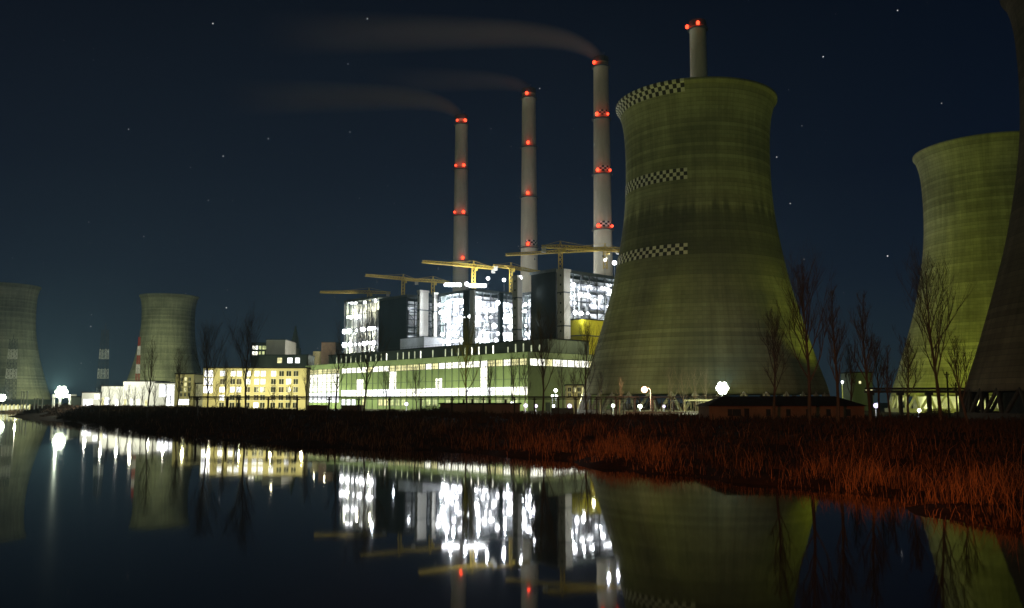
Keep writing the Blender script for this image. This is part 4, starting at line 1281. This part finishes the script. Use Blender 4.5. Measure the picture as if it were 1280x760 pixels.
# ------------------------------------------------------------------ reeds and scrub on the bank
def blades(name, n, xr, yr, dr, hfun, col, label, seed, width=.014, keep=None, tilt=.22, patch=False):
    g = np.random.default_rng(seed)
    x = g.uniform(*xr, n); y = g.uniform(*yr, n) if yr[1] < 160 else yr[0] * (yr[1] / yr[0]) ** g.random(n)
    d = signed_dist(x, y)
    ok = (d > dr[0]) & (d < dr[1])
    x, y, d = x[ok], y[ok], d[ok]
    cl = (np.sin(x * .55 + 2 * np.sin(y * .21)) * np.sin(y * .43 + 1.5 * np.sin(x * .17)) + .5 * np.sin(x * 1.9 + y * 1.1) + g.normal(0, .35, len(x)))
    ok = cl > (-.35 if keep is None else keep)
    x, y, d, cl = x[ok], y[ok], d[ok], cl[ok]
    if patch:
        # reed beds: two dense stands by the water, thin elsewhere
        pr_ = .05 + .95 * np.exp(-(((x - 8) / 9) ** 2 + ((y - 104) / 17) ** 2)) + .95 * np.exp(-(((x - 25) / 9) ** 2 + ((y - 68) / 11) ** 2)) + .25 * np.exp(-(((x + 14) / 22) ** 2 + ((y - 140) / 30) ** 2))
        ok = g.random(len(x)) < pr_ * (.30 + 1.1 * np.clip(cl - .1, 0, 1))
        x, y, d, cl = x[ok], y[ok], d[ok], cl[ok]
    # inside the view only (plus a margin)
    ok = np.abs(x / np.maximum(y, 1)) < .66
    x, y, d, cl = x[ok], y[ok], d[ok], cl[ok]
    z = height(x, y)
    h = hfun(x, y, d, cl, g)
    k = len(x)
    a = g.uniform(0, 2 * PI, k); w = width * np.maximum(1, y / 75) * g.uniform(.7, 1.5, k)
    tx = g.normal(0, tilt, k) + .06; ty = g.normal(0, tilt, k)
    v = np.zeros((k, 5, 3))
    dx, dy = np.cos(a) * w, np.sin(a) * w
    v[:, 0] = np.stack([x - dx, y - dy, z - .1], -1); v[:, 1] = np.stack([x + dx, y + dy, z - .1], -1)
    mx_, my_ = x + tx * h * .4, y + ty * h * .4
    v[:, 2] = np.stack([mx_ + dx * .8, my_ + dy * .8, z + h * .6], -1); v[:, 3] = np.stack([mx_ - dx * .8, my_ - dy * .8, z + h * .6], -1)
    v[:, 4] = np.stack([x + tx * h, y + ty * h, z + h * (1 - .25 * np.hypot(tx, ty))], -1)
    me = bpy.data.meshes.new(name)
    base = np.arange(k) * 5
    me.vertices.add(k * 5); me.vertices.foreach_set('co', v.reshape(-1))
    loops = np.stack([base, base + 1, base + 2, base + 3, base + 3, base + 2, base + 4], -1).reshape(-1)
    me.loops.add(len(loops)); me.loops.foreach_set('vertex_index', loops.astype(np.int32))
    me.polygons.add(k * 2)
    me.polygons.foreach_set('loop_start', np.stack([np.arange(k) * 7, np.arange(k) * 7 + 4], -1).reshape(-1).astype(np.int32))
    me.update(calc_edges=True); me.validate()
    me.materials.append(col)
    o = bpy.data.objects.new(name, me); COL.objects.link(o)
    tag(o, label, 'reeds' if 'reed' in name else 'scrub', None, 'stuff')
    return o

def h_reed(x, y, d, cl, g):
    return (1.05 + .95 * np.clip(cl, -.3, 1.3)) * g.uniform(.45, 1.3, len(x)) * np.clip(.4 + (d + 1) / 5, .3, 1)
def h_scrub(x, y, d, cl, g):
    return (.75 + .5 * np.clip(cl, -.3, 1.2)) * g.uniform(.4, 1.2, len(x)) * np.clip(y / 180, 1, 1.7) * np.clip(.3 + d / 9, .25, 1)
M['reed'] = surf('dry_reed_stems', (0.30, 0.17, 0.09), 0.9, 0.6, 0.9)
M['scrub'] = surf('dead_scrub', (0.06, 0.036, 0.02), 0.95, 0.6, 0.6)
blades('reeds', 500000, (-110, 70), (36, 240), (-.8, 26), h_reed, M['reed'], 'dry reddish-brown reeds along the water edge of the bank', 5, keep=-.2, patch=True, tilt=.36)
blades('scrub', 520000, (-285, 110), (42, 470), (-.3, 75), h_scrub, M['scrub'], 'dark dead scrub and grass covering the top of the bank', 6, width=.04, keep=-.2, tilt=.4)

blades('scrub', 160000, (-345, -70), (190, 640), (-.5, 60), h_scrub, M['scrub'], 'dark scrub on the far low tip of the bank', 9, width=.04, keep=-.9, tilt=.4)
blades('scrub', 160000, (-280, -110), (250, 485), (-.6, 16), h_scrub, M['scrub'], 'dark scrub along the water edge near the far tip of the bank', 10, width=.05, keep=-2, tilt=.4)
def bush(px, Y, w, h, label, seed):
    rr = random.Random(seed); x = X(px, Y); zb = float(height(x, Y))
    o = thing('bush', (x, Y, zb), label, 'bush', 'dark bushes behind the bank')
    st = MB(); cr = MB()
    for k in range(26):
        a = rr.uniform(0, 2 * PI); r_ = w * math.sqrt(rr.random())
        p = Vector((x + .3 * r_ * math.cos(a), Y + .3 * r_ * math.sin(a), zb - .1)); q = Vector((x + r_ * math.cos(a), Y + .6 * r_ * math.sin(a), zb + h * rr.uniform(.55, 1) * (1 - .45 * (r_ / w) ** 2)))
        st.tube([p, p.lerp(q, .5) + Vector((0, 0, h * .1)), q], [.06, .04, .02], 4)
        for j in range(26):
            b0 = p.lerp(q, rr.uniform(.2, 1))
            e = b0 + Vector((rr.gauss(0, .22 * w), rr.gauss(0, .2 * w), rr.uniform(-.1, .28) * h))
            e.z = max(e.z, zb + .1)
            cr.bar(b0, e, .035, .02, 3)
    st.build('stems', M['bark'], o); cr.build('twigs', M['twig'], o)
for i, (px, Y, w, h, lb) in enumerate(((523, 240, 3.2, 3.2, 'left part of the dark scrub hump by the small violet lamp'), (538, 240, 3.6, 4.0, 'tallest dark bush in the middle of the scrub hump'), (552, 241, 3.0, 3.3, 'dark bush touching the left end of the shed'),
                                       (878, 200, 1.7, 2.1, 'small round dark bush before the pale boundary wall'), (1172, 190, 3.2, 3.0, 'dark bush at the foot of the pipe bridge posts'), (1160, 192, 2.4, 2.6, 'low dark bush left of the leaning tree trunk'), (478, 245, 2.0, 2.4, 'dark bush left of the tall tree before the hall'), (492, 246, 2.0, 2.6, 'dark green bush under the lit hall column'))):
    bush(px, Y, w, h, lb, 300 + i)

# ------------------------------------------------------------------ smoke
def plume(start, length, rise, bend, r0, r1, dens, label, rgb=(.95, .76, .70)):
    x0, y0, z0 = start
    m = MB(); pts = []; rad = []
    n = 22
    for k in range(n + 1):
        f = (k / n) ** 1.6; x = length * f
        pts.append((x0 - x, y0, z0 + rise * (1 - math.exp(-x / bend)))); rad.append((r0 + (r1 - r0) * (x / length) ** .6) * 1.05)
    m.tube(pts, rad, 14)
    mat = bpy.data.materials.new('smoke_volume'); mat.use_nodes = True
    nt = mat.node_tree; nt.nodes.remove(nt.nodes['Principled BSDF'])
    tc = N(nt, 'ShaderNodeTexCoord'); sx = N(nt, 'ShaderNodeSeparateXYZ'); L(nt, tc.outputs['Object'], sx.inputs[0])
    x = math_node(nt, 'MAXIMUM', math_node(nt, 'MULTIPLY', sx.outputs['X'], -1), 0.0)
    ex = math_node(nt, 'EXPONENT', math_node(nt, 'DIVIDE', x, -bend))
    ax = math_node(nt, 'MULTIPLY', math_node(nt, 'SUBTRACT', 1.0, ex), rise)
    f = math_node(nt, 'DIVIDE', x, length)
    rad_ = math_node(nt, 'MULTIPLY_ADD', math_node(nt, 'POWER', f, .6), r1 - r0, r0)
    dz = math_node(nt, 'SUBTRACT', sx.outputs['Z'], ax)
    d2 = math_node(nt, 'ADD', math_node(nt, 'MULTIPLY', dz, dz), math_node(nt, 'MULTIPLY', sx.outputs['Y'], sx.outputs['Y']))
    q = math_node(nt, 'DIVIDE', d2, math_node(nt, 'MULTIPLY', rad_, rad_))
    fall = math_node(nt, 'MAXIMUM', math_node(nt, 'SUBTRACT', 1.0, q), 0.0)
    fade = math_node(nt, 'POWER', math_node(nt, 'MAXIMUM', math_node(nt, 'SUBTRACT', 1.0, f), 0.0), 1.5)
    thin = math_node(nt, 'DIVIDE', r0 * 3, math_node(nt, 'ADD', rad_, r0 * 2))
    mp = N(nt, 'ShaderNodeMapping'); mp.inputs['Scale'].default_value = (.25, 1, 1); L(nt, tc.outputs['Object'], mp.inputs[0])
    no = N(nt, 'ShaderNodeTexNoise'); no.inputs['Scale'].default_value = .06; no.inputs['Detail'].default_value = 3; L(nt, mp.outputs[0], no.inputs['Vector'])
    nz = math_node(nt, 'MULTIPLY_ADD', no.outputs['Fac'], 1.2, .35)
    den = math_node(nt, 'MULTIPLY', math_node(nt, 'MULTIPLY', fall, fade), math_node(nt, 'MULTIPLY', math_node(nt, 'MULTIPLY', nz, thin), dens))
    v = N(nt, 'ShaderNodeVolumePrincipled'); v.inputs['Color'].default_value = rgb + (1,)
    L(nt, den, v.inputs['Density'])
    L(nt, v.outputs[0], nt.nodes['Material Output'].inputs['Volume'])
    o = m.build('smoke', mat, None, origin=(x0, y0, z0))
    tag(o, label, 'smoke', 'smoke drifting from the chimneys', 'stuff')
plume((S3[0], S3[1], S3[2] + 1.3), 230, 17, 18, 4.4, 17, .125, 'long pale smoke trail drifting left from the tallest-looking chimney')
plume((S1[0], S1[1], S1[2] + 1.3), 190, 15, 16, 4.4, 17, .11, 'brownish smoke trail drifting left from the farthest chimney')
plume((S2[0], S2[1], S2[2] + 1.3), 120, 7, 12, 4.2, 12, .06, 'thin faint smoke drifting left from the second chimney')

# ------------------------------------------------------------------ haze
hz = MB(); hz.box(-1500, 900, -120, 1300, -3.5, 330)
mh = bpy.data.materials.new('night_haze'); mh.use_nodes = True
nt = mh.node_tree; nt.nodes.remove(nt.nodes['Principled BSDF'])
v = N(nt, 'ShaderNodeVolumePrincipled'); v.inputs['Color'].default_value = (.46, .78, 1.0, 1); v.inputs['Density'].default_value = 0.000135
v.inputs['Anisotropy'].default_value = 0.2
L(nt, v.outputs[0], nt.nodes['Material Output'].inputs['Volume'])
h = hz.build('haze', mh); h['kind'] = 'stuff'

# ------------------------------------------------------------------ assumed unseen lights added to wash the towers and the reeds
YG = (.88, 1.0, .08)
# assumed unseen floods at the foot of the big tower
lamp('SPOT', (-38, 196, 5.5), 52000, YG, 1.0, (T1.location.x - 6, 300, 92), 56, .8)
lamp('SPOT', (120, 262, 5.5), 32000, YG, 1.0, (T1.location.x + 10, 300, 82), 66, .8)
# assumed unseen floods between the big tower and the lit tower
lamp('SPOT', (112, 300, 5), 72000, YG, 1.0, (T3.location.x - 8, 370, 55), 84, .8)
# assumed lamps inside the lit tower base, with no fixtures
for (dx, dy) in ((-37.5, -6), (-28, -25), (-12, -36)):
    lamp('POINT', (T3.location.x + dx, T3.location.y + dy, 6), 2200, (.95, 1, .45), .5)
# assumed unseen floods on the ground that light the far towers
lamp('SPOT', (X(150, 760), 760, 6), 210000, (.9, 1, .50), 1, (T2.location.x, 915, 60), 70, .8)
lamp('SPOT', (X(70, 740), 740, 6), 90000, (.9, 1, .55), 1, (T5.location.x, 880, 60), 80, .8)
# assumed sodium light behind the viewer: unseen added spots turn reeds and trunks orange
lamp('SPOT', (-12, -14, 13), 75000, (1, .23, .04), .6, (22, 95, 3), 40, .7)
lamp('SPOT', (-12, -14, 13), 72000, (1, .20, .028), .6, (5, 82, -3.5), 19, .7)  # added narrow spots, one aimed low at each reed stand
lamp('SPOT', (-12, -14, 13), 62000, (1, .20, .028), .6, (22, 58, -2.5), 18, .7)
lamp('SPOT', (-12, -14, 13), 26000, (1, .20, .03), .6, (-20, 150, 3), 40, .9)

# ------------------------------------------------------------------ sky, added fill sun, view
SUN_EL, SUN_ROT = math.radians(16), math.radians(205)
w = bpy.data.worlds.new('World'); sc.world = w; w.use_nodes = True
nt = w.node_tree
bg = nt.nodes['Background']; bg.inputs['Strength'].default_value = 1.0
sky = N(nt, 'ShaderNodeTexSky'); sky.sky_type = 'NISHITA'; sky.sun_disc = False
sky.sun_elevation = math.radians(-4); sky.sun_rotation = SUN_ROT
tc = N(nt, 'ShaderNodeTexCoord'); sx = N(nt, 'ShaderNodeSeparateXYZ'); L(nt, tc.outputs['Generated'], sx.inputs[0])
cr = N(nt, 'ShaderNodeValToRGB'); e = cr.color_ramp.elements
e[0].position = 0.0; e[0].color = (0.0138, 0.0248, 0.0324, 1)
e[1].position = .46; e[1].color = (.0005, .0013, .0062, 1)
for p_, c_ in ((.06, (0.0099, 0.0186, 0.0295, 1)), (.14, (0.0053, 0.0105, 0.0223, 1)), (.25, (0.0025, 0.0053, 0.0148, 1))):
    q = cr.color_ramp.elements.new(p_); q.color = c_
L(nt, sx.outputs['Z'], cr.inputs[0])
# stars
vo = N(nt, 'ShaderNodeTexVoronoi'); vo.inputs['Scale'].default_value = 130; L(nt, tc.outputs['Generated'], vo.inputs['Vector'])
near = math_node(nt, 'LESS_THAN', vo.outputs['Distance'], .08)
sc_ = N(nt, 'ShaderNodeSeparateColor'); L(nt, vo.outputs['Color'], sc_.inputs[0])
pick = math_node(nt, 'GREATER_THAN', sc_.outputs[0], .84)
bri = math_node(nt, 'POWER', sc_.outputs[1], 7.0)
star = math_node(nt, 'MULTIPLY', math_node(nt, 'MULTIPLY', near, pick), math_node(nt, 'MULTIPLY_ADD', bri, 1.3, .045))
mixs = N(nt, 'ShaderNodeMix', data_type='RGBA', blend_type='ADD'); mixs.inputs['Factor'].default_value = 1
L(nt, cr.outputs[0], mixs.inputs['A'])
stc = N(nt, 'ShaderNodeCombineColor'); L(nt, star, stc.inputs[0]); L(nt, star, stc.inputs[1]); L(nt, star, stc.inputs[2])
L(nt, stc.outputs[0], mixs.inputs['B'])
mixn = N(nt, 'ShaderNodeMix', data_type='RGBA', blend_type='ADD'); mixn.inputs['Factor'].default_value = .0004
L(nt, mixs.outputs['Result'], mixn.inputs['A']); L(nt, sky.outputs[0], mixn.inputs['B'])
L(nt, mixn.outputs['Result'], bg.inputs['Color'])

sd = bpy.data.lights.new('sun', 'SUN'); so = bpy.data.objects.new('sun', sd); COL.objects.link(so)
sd.energy = 0.08; sd.angle = math.radians(8); sd.color = (.93, 1.0, .40)  # weak yellow-green fill added to brighten the chimneys and towers
dirv = Vector((-math.sin(math.radians(28)) * math.cos(SUN_EL), -math.cos(math.radians(28)) * math.cos(SUN_EL), math.sin(SUN_EL)))
so.rotation_euler = dirv.to_track_quat('Z', 'Y').to_euler()

vs = sc.view_settings
vs.view_transform = 'Standard'; vs.look = 'None'; vs.exposure = 0; vs.gamma = 1; vs.use_curve_mapping = False
sc.render.engine = 'CYCLES'
cy = sc.cycles
cy.use_denoising = True
try:
    cy.denoiser = 'OPENIMAGEDENOISE'
except Exception:
    pass
cy.max_bounces = 5; cy.diffuse_bounces = 2; cy.glossy_bounces = 3; cy.volume_bounces = 0; cy.transmission_bounces = 2
cy.caustics_reflective = False; cy.caustics_refractive = False
cy.sample_clamp_indirect = 4.0
cy.volume_step_rate = 4.0; cy.volume_max_steps = 64
cy.use_light_tree = True
